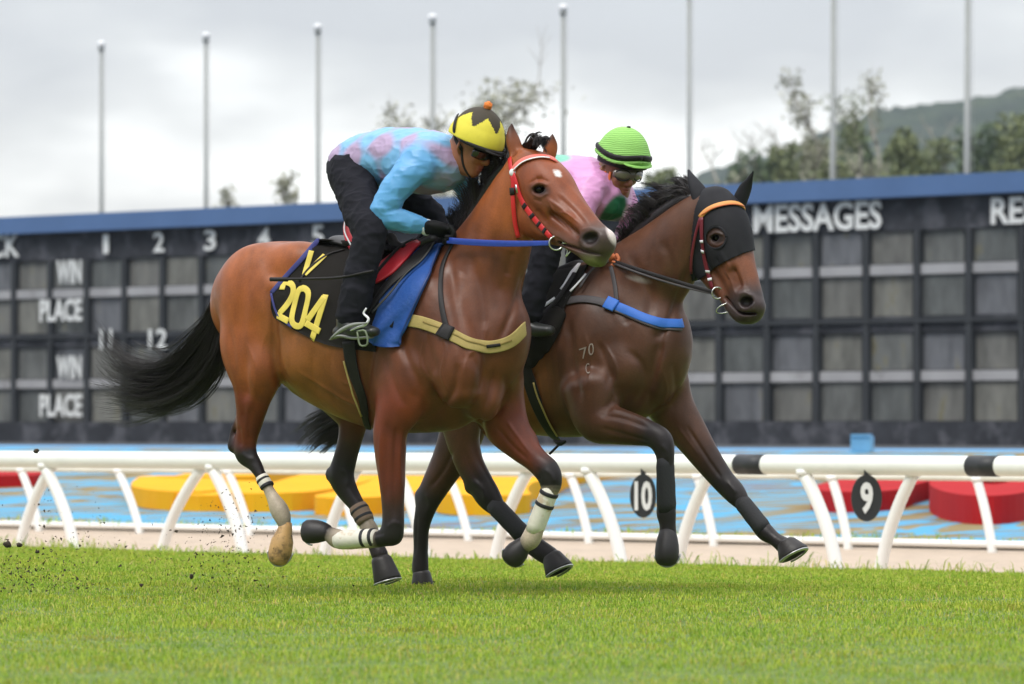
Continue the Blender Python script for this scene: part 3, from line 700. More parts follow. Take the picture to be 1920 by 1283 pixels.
# ---------------------------------------------------------------- horses
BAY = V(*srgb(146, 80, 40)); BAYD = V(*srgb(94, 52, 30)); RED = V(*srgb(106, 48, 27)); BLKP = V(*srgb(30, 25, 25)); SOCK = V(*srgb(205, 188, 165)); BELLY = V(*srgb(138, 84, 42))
DK = V(*srgb(84, 54, 38)); DK2 = V(*srgb(60, 38, 27)); MUZ = V(*srgb(72, 58, 52))
def coat(name, rough=.38):
    m = mat(name, (.2, .1, .05), rough, vcol=True, noise=(130, .16), spec=.36, sheen=.0)
    nt = m.node_tree; b = nt.nodes['Principled BSDF']; tc = nd(nt, 'ShaderNodeTexCoord')
    # short hair lying along the body and soft veins
    mp = nd(nt, 'ShaderNodeMapping'); mp.inputs['Scale'].default_value = (210, 210, 260); nt.links.new(tc.outputs['Object'], mp.inputs[0])
    n = nd(nt, 'ShaderNodeTexNoise', i_Scale=1.0, i_Detail=3.0); nt.links.new(mp.outputs[0], n.inputs[0])
    n2 = nd(nt, 'ShaderNodeTexNoise', i_Scale=8.0, i_Detail=3.0, i_Roughness=.5, i_Distortion=.5); nt.links.new(tc.outputs['Object'], n2.inputs[0])
    b1 = nd(nt, 'ShaderNodeBump', i_Strength=.18, i_Distance=.0015); nt.links.new(n.outputs[0], b1.inputs['Height'])
    b2 = nd(nt, 'ShaderNodeBump', i_Strength=.32, i_Distance=.012); nt.links.new(n2.outputs[0], b2.inputs['Height']); nt.links.new(b1.outputs[0], b2.inputs['Normal'])
    nt.links.new(b2.outputs[0], b.inputs['Normal'])
    mr = nd(nt, 'ShaderNodeMapRange', i_1=.3, i_2=.7, i_3=rough-.08, i_4=rough+.14); nt.links.new(n2.outputs[0], mr.inputs[0]); nt.links.new(mr.outputs[0], b.inputs['Roughness'])
    return m
m_coat1 = coat('bay_coat', .42); m_coat2 = coat('dark_bay_coat', .42)
m_hair = mat('black_hair', (.016, .012, .011), .42, spec=.5, noise=(30, .3))
m_hoof_d = mat('dark_hoof', (.018, .015, .014), .5, noise=(25, .3), bump=(90, .4, .002)); m_hoof_y = mat('pale_hoof', srgb(190, 150, 95), .5, noise=(18, .2), dirt=(14, .50, (.06, .04, .025)))
m_shoe = mat('horseshoe_steel', (.55, .55, .55), .35, metal=1)
m_eye = mat('horse_eye', (.006, .004, .003), .16, spec=.35)
A3 = lambda ref, T: None
def leg(B_, r, rows, cols, k=.035):
    B_.tube(r.n(rows), r.lat, k=k, sub=6, cols=cols)
def hoof(ref, top, bot, w, rt, rb, toe, m, parent, shoe=True, off=None, rnd=False):
    """frustum from the hairband to the sole; toe = picture direction in which the toe points"""
    T = ref(*top, w, off); Bm = ref(*bot, w+(.02 if rnd else 0), off); ax = unit(Bm-T); td = V(toe[0], toe[2] if len(toe) > 2 else -toe[0]*math.tan(ref.th), -toe[1]); fw = unit(td-ax*td.dot(ax)); sd = np.cross(ax, fw)
    vs = []; n = 24; s = ref.m; prof = [(-.12, rt*.76), (.03, rt*.98), (.12, rt*1.03), (.5, (rt+rb)/2*1.0), (.92, rb), (1.0, rb*.98), (.98, rb*.82), (.86, rb*.5), (.84, rb*.04)]
    if rnd: prof = [(-.16, rt*.74), (.0, rt*.98), (.14, rt*1.04+.06*rb), (.35, rb*.96), (.55, rb*1.0), (.78, rb*.97), (.92, rb*.80), (.985, rb*.52), (1.0, rb*.1)]
    L = np.linalg.norm(Bm-T)
    for t, rr in prof:
        for k in range(n):
            a = 2*math.pi*k/n; f = math.cos(a); f = f*(1.12 if f > 0 else .88)
            vs.append(T+ax*L*t+fw*(f*rr*s+.006*t*(1 if f > 0 else 0))+sd*math.sin(a)*rr*s*.92)
    fs = [[i*n+(k+1) % n, i*n+k, (i+1)*n+k, (i+1)*n+(k+1) % n] for i in range(len(prof)-1) for k in range(n)]+[[k for k in range(n)], [(len(prof)-1)*n+k for k in range(n)][::-1]]
    o = mesh_obj('hoof', vs, fs, m, parent)
    if rnd:
        us = unit(np.cross(ax, V(0, 1, 0))); c = T+ax*L*.56+V(0, -.012, 0)
        v, f = pipe([c+ax*L*.46*math.sin(a)+us*rb*s*1.0*math.cos(a) for a in np.linspace(.1, 2.9, 22)], .0038, 6); mesh_obj('horseshoe', v, f, m_shoe, o)
    elif shoe:
        c = Bm+ax*.006; pts = [c+fw*(rb*s*(1.08 if math.cos(a) > 0 else .86)*math.cos(a))+sd*rb*s*.88*math.sin(a) for a in np.linspace(-2.3, 2.3, 20)]
        v, f = pipe(pts, .0045, 6, flat=(1, 2.2)); mesh_obj('horseshoe', v, f, m_shoe, o)
    return o
def band(ref, p0, p1, w, r0, r1, m, parent, name='leg_wrap', bb=1.05, n=20, off=None, bump=.0):
    A = ref(*p0, w, off); C = ref(*p1, w, off); T = unit(C-A); Bx = unit(ref.lat-T*ref.lat.dot(T)); N = np.cross(Bx, T); vs = []; q = 7
    for i in range(q):
        t = i/(q-1); rr = (r0+(r1-r0)*t)*ref.m; e = 1.0 if 0 < i < q-1 else .9
        for k in range(n):
            a = 2*math.pi*k/n; vs.append(A+(C-A)*t+(N*math.cos(a)+Bx*math.sin(a)*bb)*rr*e*(1+bump*math.sin(i*2.6+k*.7)))
    fs = [[i*n+k, i*n+(k+1) % n, (i+1)*n+(k+1) % n, (i+1)*n+k] for i in range(q-1) for k in range(n)]+[list(range(n))[::-1], [(q-1)*n+k for k in range(n)]]
    return mesh_obj(name, vs, fs, m, parent)
def strands(guides, n, m, name, parent, r0=.0016, spread=.02, seed=0, seg=9, wave=.01, taper=.3, dark=None):
    """hair: each strand follows a blend of two neighbouring guide curves"""
    r_ = np.random.default_rng(seed); G = [catmull(np.array(g), 6) for g in guides]
    G = [np.stack([np.interp(np.linspace(0, len(g)-1, seg), range(len(g)), g[:, q]) for q in range(3)], 1) for g in G]
    vs = []; fs = []
    CL = [(r_.random()*(len(G)-1), r_.normal(size=3)*spread*.45, r_.normal(size=3)*spread, r_.random(3)*6.28, 3+3*r_.random(), .7+.3*r_.random()) for _ in range(max(6, n//12))]
    for i in range(n):
        x, j, j2, ph, fr, L = CL[r_.integers(len(CL))]; x = float(np.clip(x+r_.normal()*.06, 0, len(G)-1)); a = int(min(x, len(G)-2)); f = x-a; c = G[a]*(1-f)+G[a+1]*f
        j = j+r_.normal(size=3)*spread*.16; j2 = j2+r_.normal(size=3)*spread*.22; t = np.linspace(0, 1, seg)[:, None]; L = L*(.9+.1*r_.random())
        c = c+j*.6+(j2*t)+np.sin(t*fr+ph)*wave*t
        cc = np.stack([np.interp(np.linspace(0, L, seg), t[:, 0], c[:, q]) for q in range(3)], 1)
        rr = r0*(.5+r_.random())*np.linspace(1, taper, seg)
        v, f_ = pipe(cc, rr, 3, caps=False); b = len(vs); vs += v; fs += [[q+b for q in z] for z in f_]
    return mesh_obj(name, np.array(vs), fs, m, parent)
def sculpt(vs, fs, strokes):
    """raise (+) or sink (-) the near side along lines: muscle edges, tendons, veins"""
    N = vnormals(vs, fs); px = 960+vs[:, 0]*F/vs[:, 1]; py = 800-(vs[:, 2]-CH)*F/vs[:, 1]; disp = np.zeros(len(vs))
    for pts, w_, hgt in strokes:
        c = catmull(np.array(pts, float), 5); lo = c.min(0)-w_*2.5; hi = c.max(0)+w_*2.5
        m = np.where((px > lo[0]) & (px < hi[0]) & (py > lo[1]) & (py < hi[1]) & (N[:, 1] < .15))[0]
        if not len(m): continue
        P_ = np.stack([px[m], py[m]], 1); best = np.full(len(m), 1e9); bt = np.zeros(len(m))
        for i in range(len(c)-1):
            d = c[i+1]-c[i]; L2_ = (d*d).sum()+1e-9; t = np.clip(((P_-c[i])@d)/L2_, 0, 1); q = np.linalg.norm(P_-(c[i]+t[:, None]*d), axis=1); s = q < best; best[s] = q[s]; bt[s] = (i+t[s])/(len(c)-1)
        disp[m] += hgt*.0013*np.exp(-(best/w_)**2)*np.clip(np.minimum(bt, 1-bt)*6+.15, 0, 1)
    return vs+N*disp[:, None]
def finish(B_, name, m, parent, h, fine=None, hf=None, post=None, sm=1, wr=None, strokes=None):
    vs, fs = B_.mesh(h, fine, hf); vs = relax(vs, fs, 7 if strokes else sm, .5)
    if strokes: vs = sculpt(vs, fs, strokes)
    if wr is not None: vs = wr(vs, vnormals(vs, fs))
    C = B_.colour(vs)
    if post: C = post(vs, C)
    return mesh_obj(name, vs, fs, m, parent, cols=C)
def px_of(X): d = X[:, 1]; return 960+X[:, 0]*F/d, 800-(X[:, 2]-CH)*F/d
def blob(px, py, X, cx, cy, rx, ry, a=0, soft=.25):
    c, s = math.cos(a), math.sin(a); x = (px-cx)*c+(py-cy)*s; y = -(px-cx)*s+(py-cy)*c
    return np.clip((1+soft-np.sqrt((x/rx)**2+(y/ry)**2))/(2*soft), 0, 1)[:, None]

# ======== horse 1 (bay, nearer)
r1 = Ref(24.0, 700, 32); L = r1.lat
h1 = thing('racehorse', r1(700, 1116, 0), 'bright bay racehorse with white star and white socks, galloping nearest the camera', 'horse', 'galloping racehorses')
B = Body(); U3 = V(0, 0, 1); ax3 = [r1.fwd, r1.lat, U3]
m1 = r1.m
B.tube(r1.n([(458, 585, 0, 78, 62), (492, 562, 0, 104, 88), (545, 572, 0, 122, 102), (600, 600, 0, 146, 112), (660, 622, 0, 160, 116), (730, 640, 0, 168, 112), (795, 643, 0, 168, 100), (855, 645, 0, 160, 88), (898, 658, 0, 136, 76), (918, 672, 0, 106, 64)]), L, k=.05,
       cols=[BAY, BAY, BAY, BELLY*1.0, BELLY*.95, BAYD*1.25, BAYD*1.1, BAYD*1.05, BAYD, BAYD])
# haunch
B.ell(r1(488, 545, .13), V(.21, .13, .21), ax3, k=.06, col=BAY)
B.ell(r1(560, 490, .13), V(.15, .09, .09), ax3, k=.05, col=BAY)
leg(B, r1, [(490, 560, .15, 76, 40), (470, 640, .17, 66, 40), (478, 700, .18, 54, 36), (474, 745, .17, 38, 28), (468, 790, .15, 27, 22), (462, 825, .14, 22, 18), (461, 850, .14, 23, 17), (478, 872, .14, 14.5, 13), (494, 900, .14, 10.5, 11), (510, 930, .14, 12, 12), (523, 955, .14, 18, 17), (530, 971, .14, 16, 16), (534, 988, .14, 11, 12), (533, 1004, .14, 15, 15)],
    [BAY, BAY, BAY*.95, RED*1.2, RED, RED*.75, BLKP, BLKP, BLKP*1.2, SOCK*.9, SOCK*.8, SOCK*.75, SOCK*.5, SOCK], k=.045)
B.ell(r1(492, 690, .19), V(.075, .07, .12), ax3, k=.05, col=BAY); B.ell(r1(585, 668, .14), V(.17, .13, .15), ax3, k=.04, col=BELLY*1.05)                  # stifle
B.ell(r1(437, 838, .14), V(.022, .018, .030), ax3, k=.02, col=BLKP)               # point of hock
B.tube(r1.n([(452, 775, .14, 5, 6), (437, 805, .14, 5, 6), (434, 835, .14, 6, 6)]), L, k=.03, col=BLKP)
# far hind
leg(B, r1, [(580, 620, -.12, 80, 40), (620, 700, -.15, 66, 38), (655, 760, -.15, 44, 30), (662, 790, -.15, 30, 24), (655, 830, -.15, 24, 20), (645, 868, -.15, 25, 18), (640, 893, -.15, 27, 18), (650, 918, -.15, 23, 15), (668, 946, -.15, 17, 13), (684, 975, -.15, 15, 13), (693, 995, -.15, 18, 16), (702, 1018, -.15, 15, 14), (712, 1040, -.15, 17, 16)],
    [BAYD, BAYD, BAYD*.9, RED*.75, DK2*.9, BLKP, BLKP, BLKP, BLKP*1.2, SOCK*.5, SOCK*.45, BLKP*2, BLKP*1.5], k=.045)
B.ell(r1(617, 890, -.15), V(.020, .016, .030), ax3, k=.025, col=BLKP)
# near fore
B.ell(r1(800, 600, .165), V(.13, .075, .20), ax3, k=.05, col=BAYD*1.1)             # shoulder
B.tube(r1.n([(842, 525, .08, 40, 22), (822, 585, .16, 60, 28), (850, 680, .19, 58, 34), (862, 735, .18, 40, 30)]), L, k=.04, col=BAYD)
B.ell(r1(745, 705, .185), V(.13, .065, .13), ax3, k=.035, col=BAYD*1.25)           # triceps
leg(B, r1, [(780, 690, .17, 60, 40), (752, 755, .19, 50, 34), (733, 800, .20, 36, 28), (732, 850, .20, 31, 26), (735, 900, .20, 26, 22), (737, 950, .20, 22, 19), (737, 985, .20, 22, 19), (733, 1005, .20, 21, 18)],
    [BAYD, RED*1.15, RED, RED*.9, RED*.8, DK2*.7, BLKP, BLKP], k=.04)
leg(B, r1, [(738, 1000, .20, 20, 17), (712, 1011, .20, 16, 14), (685, 1014, .20, 15, 13), (655, 1015, .20, 16, 13), (632, 1010, .20, 19, 16), (616, 1001, .20, 14, 13), (604, 996, .20, 18, 16)],
    [BLKP, BLKP, SOCK, SOCK, SOCK*.6, BLKP, BLKP], k=.02)
# far fore
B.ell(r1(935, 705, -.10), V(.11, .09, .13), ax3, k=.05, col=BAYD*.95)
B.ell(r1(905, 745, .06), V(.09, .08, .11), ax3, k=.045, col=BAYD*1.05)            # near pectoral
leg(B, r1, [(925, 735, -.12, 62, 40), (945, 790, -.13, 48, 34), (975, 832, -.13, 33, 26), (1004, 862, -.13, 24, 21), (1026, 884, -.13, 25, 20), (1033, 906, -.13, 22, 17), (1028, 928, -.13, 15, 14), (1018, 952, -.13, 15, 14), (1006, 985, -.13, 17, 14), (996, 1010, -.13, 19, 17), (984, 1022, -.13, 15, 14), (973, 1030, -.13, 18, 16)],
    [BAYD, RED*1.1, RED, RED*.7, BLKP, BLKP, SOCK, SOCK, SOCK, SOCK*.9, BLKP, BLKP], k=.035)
B.ell(r1(985, 825, -.145), V(.05, .04, .045), ax3, k=.03, col=RED)
# neck
B.tube(r1.n([(858, 590, .0, 120, 68), (894, 525, .0, 97, 54), (926, 462, .0, 78, 46), (950, 405, .01, 62, 40), (974, 352, .01, 50, 36), (990, 325, .01, 40, 32)]), L, k=.05, cols=[BAYD*1.05, BAYD*1.15, BAYD*1.3, BAY*.95, BAY, BAY])
B.ell(r1(790, 505, 0), V(.20, .055, .085), ax3, k=.06, col=BAYD)                 # withers
# head: heading turned more to the camera
hx = lambda px, py, f=0: r1(px, py, 0, off=-.42-(px-985)*.00235-f)
hh = unit(V(.72, -.69, 0)); hl = unit(V(-.69, -.72, 0))
hn = lambda rows: [(*hx(a, b, e), c*m1, d*m1) for a, b, e, c, d in rows]
HB = srgb(128, 66, 36); HB = V(*HB); HD = V(*srgb(96, 62, 44))
B.tube(hn([(982, 312, 0, 34, 30), (1006, 334, 0, 50, 42), (1030, 358, 0, 52, 44), (1052, 384, 0, 44, 38), (1078, 412, 0, 37, 30), (1102, 437, 0, 33, 27), (1120, 452, 0, 31, 27), (1130, 458, 0, 27, 25)]), hl, k=.03, cols=[BAY, HB, HB, HB, HB, HB*.85, HD*.9, MUZ])
B.tube(hn([(984, 352, .02, 34, 26), (1000, 400, .03, 42, 29), (1028, 426, .02, 30, 26), (1062, 448, .02, 17, 22), (1092, 468, .01, 14, 20), (1112, 482, .0, 17, 20), (1124, 488, .0, 13, 17)]), hl, k=.025, cols=[HB, HB, HB, HD, HD*.8, MUZ, MUZ])
B.ell(hx(1002, 398, .06), V(.085, .03, .085), [hh, hl, U3], k=.03, col=HB)              # round of the cheek
B.tube(hn([(1010, 376, .085, 7, 7), (1040, 392, .08, 7, 7), (1072, 412, .065, 5, 6)]), hl, k=.03, col=HB)    # facial crest
B.ell(hx(1016, 342, .075), V(.045, .02, .018), [unit(V(.6, -.5, -.45)), hl, U3], k=.025, col=HB)  # brow
B.ell(hx(1108, 448, .058), V(.050, .022, .040), [unit(V(.6, -.5, -.3)), hl, U3], k=.02, col=MUZ)      # nostril rim
B.ell(hx(1136, 446, .01), V(.03, .045, .036), [hh, hl, U3], k=.02, col=MUZ)
B.ell(hx(1128, 476, .0), V(.028, .045, .026), [hh, hl, U3], k=.018, col=MUZ)
B.ell(hx(1120, 486, .0), V(.026, .04, .022), [hh, hl, U3], k=.015, col=MUZ)
# carved: nostril, eye socket, mouth, hollows
B.ell(hx(1106, 447, .088), V(.038, .034, .026), [unit(V(.65, -.6, -.2)), hl, U3], k=.014, op='-')
B.ell(hx(1012, 356, .125), V(.030, .026, .017), [unit(V(.7, -.6, -.2)), hl, U3], k=.012, op='-')
B.tube(hn([(1046, 455, .085, 2.2, 12), (1078, 466, .085, 2.2, 12), (1104, 474, .085, 2.2, 12), (1126, 478, .085, 2.5, 14)]), hl, k=.008, op='-')
B.tube(hn([(1036, 404, .10, 5, 9), (1066, 428, .085, 6, 9), (1082, 440, .075, 5, 8)]), hl, k=.03, op='-')
B.tube(r1.n([(508, 575, .30, 6, 16), (508, 630, .29, 7, 18), (514, 690, .28, 8, 20), (532, 735, .26, 9, 22)]), L, k=.035, op='-')       # flank fold
B.tube(r1.n([(778, 580, .30, 5, 10), (790, 640, .30, 5, 12), (806, 690, .30, 5, 12)]), L, k=.05, op='-')
B.tube(r1.n([(776, 745, .27, 4, 9), (792, 778, .26, 5, 10), (786, 812, .25, 5, 10)]), L, k=.03, op='-')
B.tube(r1.n([(985, 520, .10, 4, 8), (958, 580, .14, 5, 10), (930, 640, .16, 4, 8)]), L, k=.045, op='-')          # jugular groove
B.tube(r1.n([(722, 800, .285, 4, 8), (724, 860, .275, 4, 8), (728, 920, .265, 3, 6)]), L, k=.02, op='-')
B.tube(r1.n([(470, 600, .33, 6, 14), (450, 680, .31, 6, 12), (458, 740, .25, 5, 10)]), L, k=.05, op='-')
# ears
def ear(body, base, tip, mid, w_, faceN, col):
    body.tube([(*base, w_*.75, w_*.6), (*(V(*base)+(V(*mid)-V(*base))*.5), w_*1.05, w_*.6), (*mid, w_, w_*.5), (*(V(*mid)+(V(*tip)-V(*mid))*.55), w_*.62, w_*.35), (*tip, w_*.12, w_*.12)], faceN, k=.015, cols=[col, col, col, col*.4, col*.15])
def earn(body, nodes, fN, col):
    body.tube([(*n[:3], n[3], n[3]*.62+.001) for n in nodes], fN, k=.015, cols=[col, col, col*.8, col*.3, col*.1])
earn(B, [(*hx(976, 304, .03), 12*m1), (*hx(969, 286, .035), 14*m1), (*hx(962, 264, .04), 13.5*m1), (*hx(959, 245, .04), 8*m1), (*hx(960, 231, .04), 1.5*m1)], unit(V(.2, -1, 0)), BAY)
earn(B, [(*hx(1024, 304, -.10), 10*m1), (*hx(1030, 290, -.11), 13*m1), (*hx(1033, 273, -.12), 13*m1), (*hx(1035, 261, -.12), 7*m1), (*hx(1036, 251, -.12), 1.5*m1)], unit(V(.2, -1, 0)), BAY)
B.tube([(*hx(965, 296, .075), .010, .012), (*hx(962, 268, .08), .014, .014), (*hx(961, 248, .07), .007, .010)], unit(V(.2, -1, 0)), k=.008, op='-')
B.tube([(*hx(1034, 296, -.08), .008, .012), (*hx(1036, 278, -.075), .011, .014), (*hx(1037, 264, -.08), .005, .010)], unit(V(.2, -1, 0)), k=.008, op='-')
def mottle(X, C):
    q = np.asarray(X); return C*(1+.22*vnoise(q*V(1, 1, .35), 15, 5)+.20*vnoise(q, 5, 6)+.16*vnoise(q*V(1, 1, .5), 40, 7))[:, None]
def post1(X, C):
    C = mottle(X, C); px, py = px_of(X); X = np.asarray(X)
    star = np.clip(blob(px, py, X, 1045, 325, 8, 5, .7, .6)*1.3+.35*vnoise(X, 120, 2)[:, None]-.2, 0, 1)*blob(px, py, X, 1045, 325, 14, 9, .6, .5); C = C*(1-star)+V(.82, .8, .76)*star
    mz = blob(px, py, X, 1112, 468, 44, 34, .3, .6)*.75; C = C*(1-mz)+V(*srgb(74, 60, 55))*mz; snip = blob(px, py, X, 1148, 440, 8, 19, -.4, .35)*(px > 1128)[:, None]; C = C*(1-snip)+V(.72, .62, .58)*snip
    gr = blob(px, py, X, 1112, 496, 26, 14, .3, .5)*.55; C = C*(1-gr)+V(*srgb(112, 120, 60))*gr
    dk = blob(px, py, X, 1020, 372, 30, 16, .7, .5)*.25; C = C*(1-dk)+V(*srgb(90, 72, 66))*dk
    nst = blob(px, py, X, 1106, 447, 17, 12, .2, .3)*.92; C = C*(1-nst)+V(.012, .008, .008)*nst
    es = blob(px, py, X, 1012, 356, 18, 11, .15, .45)*.93; C = C*(1-es)+V(.015, .011, .01)*es
    return C
ST1 = [
 ([(508, 540), (511, 600), (513, 660), (520, 700), (536, 738)], 8, -12), ([(475, 470), (458, 550), (450, 630), (462, 715)], 13, -7), ([(428, 600), (438, 680), (454, 750), (458, 800)], 7, -6),
 ([(500, 500), (530, 540), (500, 560)], 14, -5), ([(470, 765), (466, 800), (468, 828)], 4, -4), ([(448, 800), (452, 838)], 4, -4), ([(560, 540), (550, 620), (560, 690)], 9, -3), ([(590, 650), (585, 700), (600, 745)], 7, -2.5), ([(620, 660), (618, 710), (630, 760)], 7, -2.5),
 ([(845, 480), (852, 560), (868, 640), (876, 690)], 9, -7), ([(704, 620), (692, 690), (688, 750), (698, 795)], 8, -10), ([(748, 600), (760, 665), (790, 728), (800, 770)], 8, -7), ([(720, 660), (738, 720), (760, 765)], 7, -4),
 ([(858, 680), (850, 735), (812, 782)], 7, -8), ([(926, 690), (917, 740), (900, 790), (908, 832)], 7, -10), ([(880, 660), (900, 700), (890, 745)], 7, -5), ([(945, 700), (950, 745), (930, 780)], 6, -5),
 ([(744, 795), (739, 860), (738, 930), (740, 975)], 4, -5), ([(722, 815), (724, 880), (726, 940)], 3.5, -3.5), ([(756, 800), (750, 850), (752, 920)], 3, 3.5), ([(716, 800), (712, 850), (716, 920)], 3, 2.5),
 ([(726, 990), (738, 980), (752, 986)], 4, 3), ([(700, 1004), (720, 1000)], 3, -3),
 ([(985, 505), (966, 570), (936, 640)], 7, -9), ([(880, 470), (902, 555), (908, 620)], 10, -6), ([(930, 430), (926, 500), (938, 560)], 9, -5), ([(960, 470), (950, 520)], 8, -4), ([(900, 420), (880, 480), (862, 520)], 10, -4),
 ([(868, 705), (880, 665), (905, 648), (915, 600)], 3, 3.2), ([(818, 610), (836, 650), (828, 700), (840, 735)], 3, 3), ([(556, 695), (600, 722), (650, 752), (700, 770)], 3, 3), ([(640, 715), (670, 730), (665, 755)], 3, 2.4), ([(950, 790), (972, 820), (996, 852)], 3, 3.5), ([(930, 800), (962, 838), (990, 862)], 4, -4.5),
 ([(800, 620), (790, 680), (812, 720)], 3, 2.5), ([(460, 640), (480, 690), (476, 740)], 3, 2.6), ([(500, 620), (490, 660), (498, 700)], 3, 2.2), ([(560, 560), (600, 590), (640, 580)], 3, 1.6),
 ([(1024, 372), (1050, 390), (1078, 412)], 4, 3.2), ([(1022, 388), (1046, 406), (1068, 428)], 5, -4), ([(1004, 336), (1018, 334)], 5, -5), ([(970, 372), (967, 412), (976, 446)], 4, -7), ([(1062, 345), (1094, 382), (1124, 418)], 4, 2), ([(1044, 366), (1076, 396), (1100, 424)], 5, -3.2),
 ([(996, 353), (1010, 343), (1027, 348)], 2.6, 3.4), ([(998, 363), (1013, 370), (1028, 362)], 2.6, 2.8), ([(992, 344), (1010, 335), (1030, 341)], 2.4, -2.5), ([(1000, 374), (1016, 379)], 2.6, -2), ([(1030, 378), (1040, 400), (1062, 422), (1078, 440)], 2.4, 2.6), ([(1050, 398), (1066, 402), (1084, 418)], 2.2, 2.2),
 ([(1040, 446), (1052, 452), (1062, 462)], 3, -3.5), ([(1090, 432), (1106, 428), (1124, 436)], 3, 3), ([(1088, 448), (1094, 462), (1112, 466)], 3, 3), ([(990, 400), (1000, 430), (1024, 446)], 6, 3), ([(1006, 392), (1026, 418)], 5, -2.5),
 ([(494, 880), (508, 905)], 3, -3), ([(500, 872), (514, 900)], 2.5, 2.5), ([(452, 848), (466, 860), (480, 858)], 4, 3), ([(640, 880), (652, 892), (648, 915)], 4, 3), ([(655, 905), (672, 935)], 3, -3), ([(1020, 880), (1034, 890), (1040, 905)], 4, 3), ([(1008, 878), (1014, 900)], 3, -3)]
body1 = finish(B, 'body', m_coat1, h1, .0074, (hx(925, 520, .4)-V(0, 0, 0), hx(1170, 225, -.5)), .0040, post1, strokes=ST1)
# make sure limits are ordered
T1 = bvh(body1)
def put_eye(trees, px, py, r, parent, m=m_eye, deep=.35):
    p, n = ray(trees, px, py); c = p-n*r*deep; v, f = ballm(c, r, 16, 12); return mesh_obj('eye', v, f, m, parent)
put_eye([T1], 1012, 356, .024, h1, deep=.25)
hoof(r1, (535, 990), (520, 1060), .14, 15, 24, (-.2, .2, 1.0), m_hoof_y, h1, rnd=True)
hoof(r1, (713, 1048), (724, 1090), -.15, 20, 26, (1, .25), m_hoof_d, h1)
hoof(r1, (612, 999), (567, 1001), .20, 17, 22, (-.2, -1), m_hoof_d, h1, rnd=True)
hoof(r1, (982, 1020), (952, 1056), -.13, 17, 24, (-.5, .6), m_hoof_d, h1, rnd=True)
m_bw = mat('white_bandage', srgb(228, 222, 208), .85, noise=(30, .08), bump=(120, .5, .003), dirt=(18, .55, srgb(190, 165, 130))); m_bk = mat('black_tape', (.015, .015, .018), .6, bump=(120, .4, .002))
band(r1, (1034, 913), (1001, 998), -.13, 16.4, 17.6, m_bw, h1)
band(r1, (1030.7, 921.5), (1027.8, 929), -.13, 17.9, 17.9, m_bk, h1, name='tape_band'); band(r1, (1022.6, 942.6), (1019.7, 950), -.13, 18.1, 18.1, m_bk, h1, name='tape_band')
band(r1, (706, 1008), (632, 1013), .20, 17, 18, m_bw, h1)
band(r1, (703, 1008), (697, 1008.6), .20, 17.8, 17.8, m_bk, h1, name='tape_band'); band(r1, (689, 1009.2), (681, 1009.8), .20, 17.8, 17.8, m_bk, h1, name='tape_band')
band(r1, (490, 893), (500, 912), .14, 12.4, 13, m_bw, h1, name='leg_wrap'); band(r1, (492, 898), (495, 903), .14, 13.1, 13.2, m_bk, h1, name='tape_band'); band(r1, (499, 908), (502, 914), .14, 13.5, 13.5, m_bk, h1, name='tape_band')
m_br = mat('taupe_bandage', srgb(128, 108, 92), .85, bump=(120, .5, .003))
band(r1, (670, 949), (687, 980), -.15, 18.5, 17.5, m_br, h1); band(r1, (673, 955), (676, 960), -.15, 18.9, 18.8, m_bk, h1, name='tape_band'); band(r1, (680, 967), (683, 973), -.15, 18.5, 18.4, m_bk, h1, name='tape_band')
# tail: dock then strands
def cpts(ref, pts, w=0): return [ref(*p[:2], p[2] if len(p) > 2 else w) for p in pts]
g = [cpts(r1, q, 0.02) for q in (
    [(428, 520), (404, 590), (366, 640), (322, 688), (272, 690), (230, 664), (202, 616)],
    [(430, 530), (404, 600), (362, 662), (318, 700), (266, 704), (216, 684), (188, 640)],
    [(432, 545), (412, 620), (372, 690), (322, 728), (268, 738), (218, 726), (186, 712)],
    [(434, 560), (416, 640), (382, 706), (334, 742), (282, 752), (232, 742), (192, 724)],
    [(436, 575), (420, 660), (398, 706), (362, 738), (310, 756), (258, 756), (205, 736)])]
strands(g, 1500, m_hair, 'tail', h1, r0=.0018, spread=.055, seed=4, seg=14, wave=.03, taper=.22)
# mane blown up over the crest, and forelock
g = [cpts(r1, q) for q in (
    [(846, 462, -.05), (856, 430, -.06), (854, 408, -.07), (848, 392, -.08)],
    [(874, 420, -.05), (876, 390, -.06), (872, 368, -.07), (864, 354, -.08)],
    [(896, 384, -.05), (898, 356, -.06), (896, 338, -.07), (888, 338, -.08)],
    [(915, 350, -.05), (917, 324, -.06), (912, 312, -.07), (906, 320, -.08)],
    [(936, 322, -.05), (936, 304, -.05), (930, 298, -.06), (922, 306, -.07)],
    [(958, 302, -.04), (958, 290, -.05), (950, 284, -.06), (942, 292, -.06)])]
strands(g, 1800, m_hair, 'mane', h1, r0=.0022, spread=.034, seed=5, wave=.016)
def mane_fill(ref, pts, rr, parent):     # dense root of the mane lying along the crest
    v, f = pipe([ref(*p) for p in pts], [q*ref.m for q in rr], 12, sub=4, flat=(1, .6)); return v, f
v, f = mane_fill(r1, [(846, 470, -.05), (878, 412, -.05), (908, 362, -.05), (942, 316, -.04), (966, 294, -.03)], [11, 14, 15, 12, 7], h1); mesh_obj('mane_root', v, f, m_hair, h1)
g = [[hx(975+q*1.0, 292, -.02-.02*q/10), hx(985+q*1.3, 268-abs(q-12)*.3, .0), hx(1002+q*1.1, 256+abs(q-10)*.8, .02), hx(1012+q*.8, 274, .03)] for q in (0, 8, 16, 24)]
strands(g, 420, m_hair, 'forelock', h1, r0=.002, spread=.016, seed=6, wave=.01)

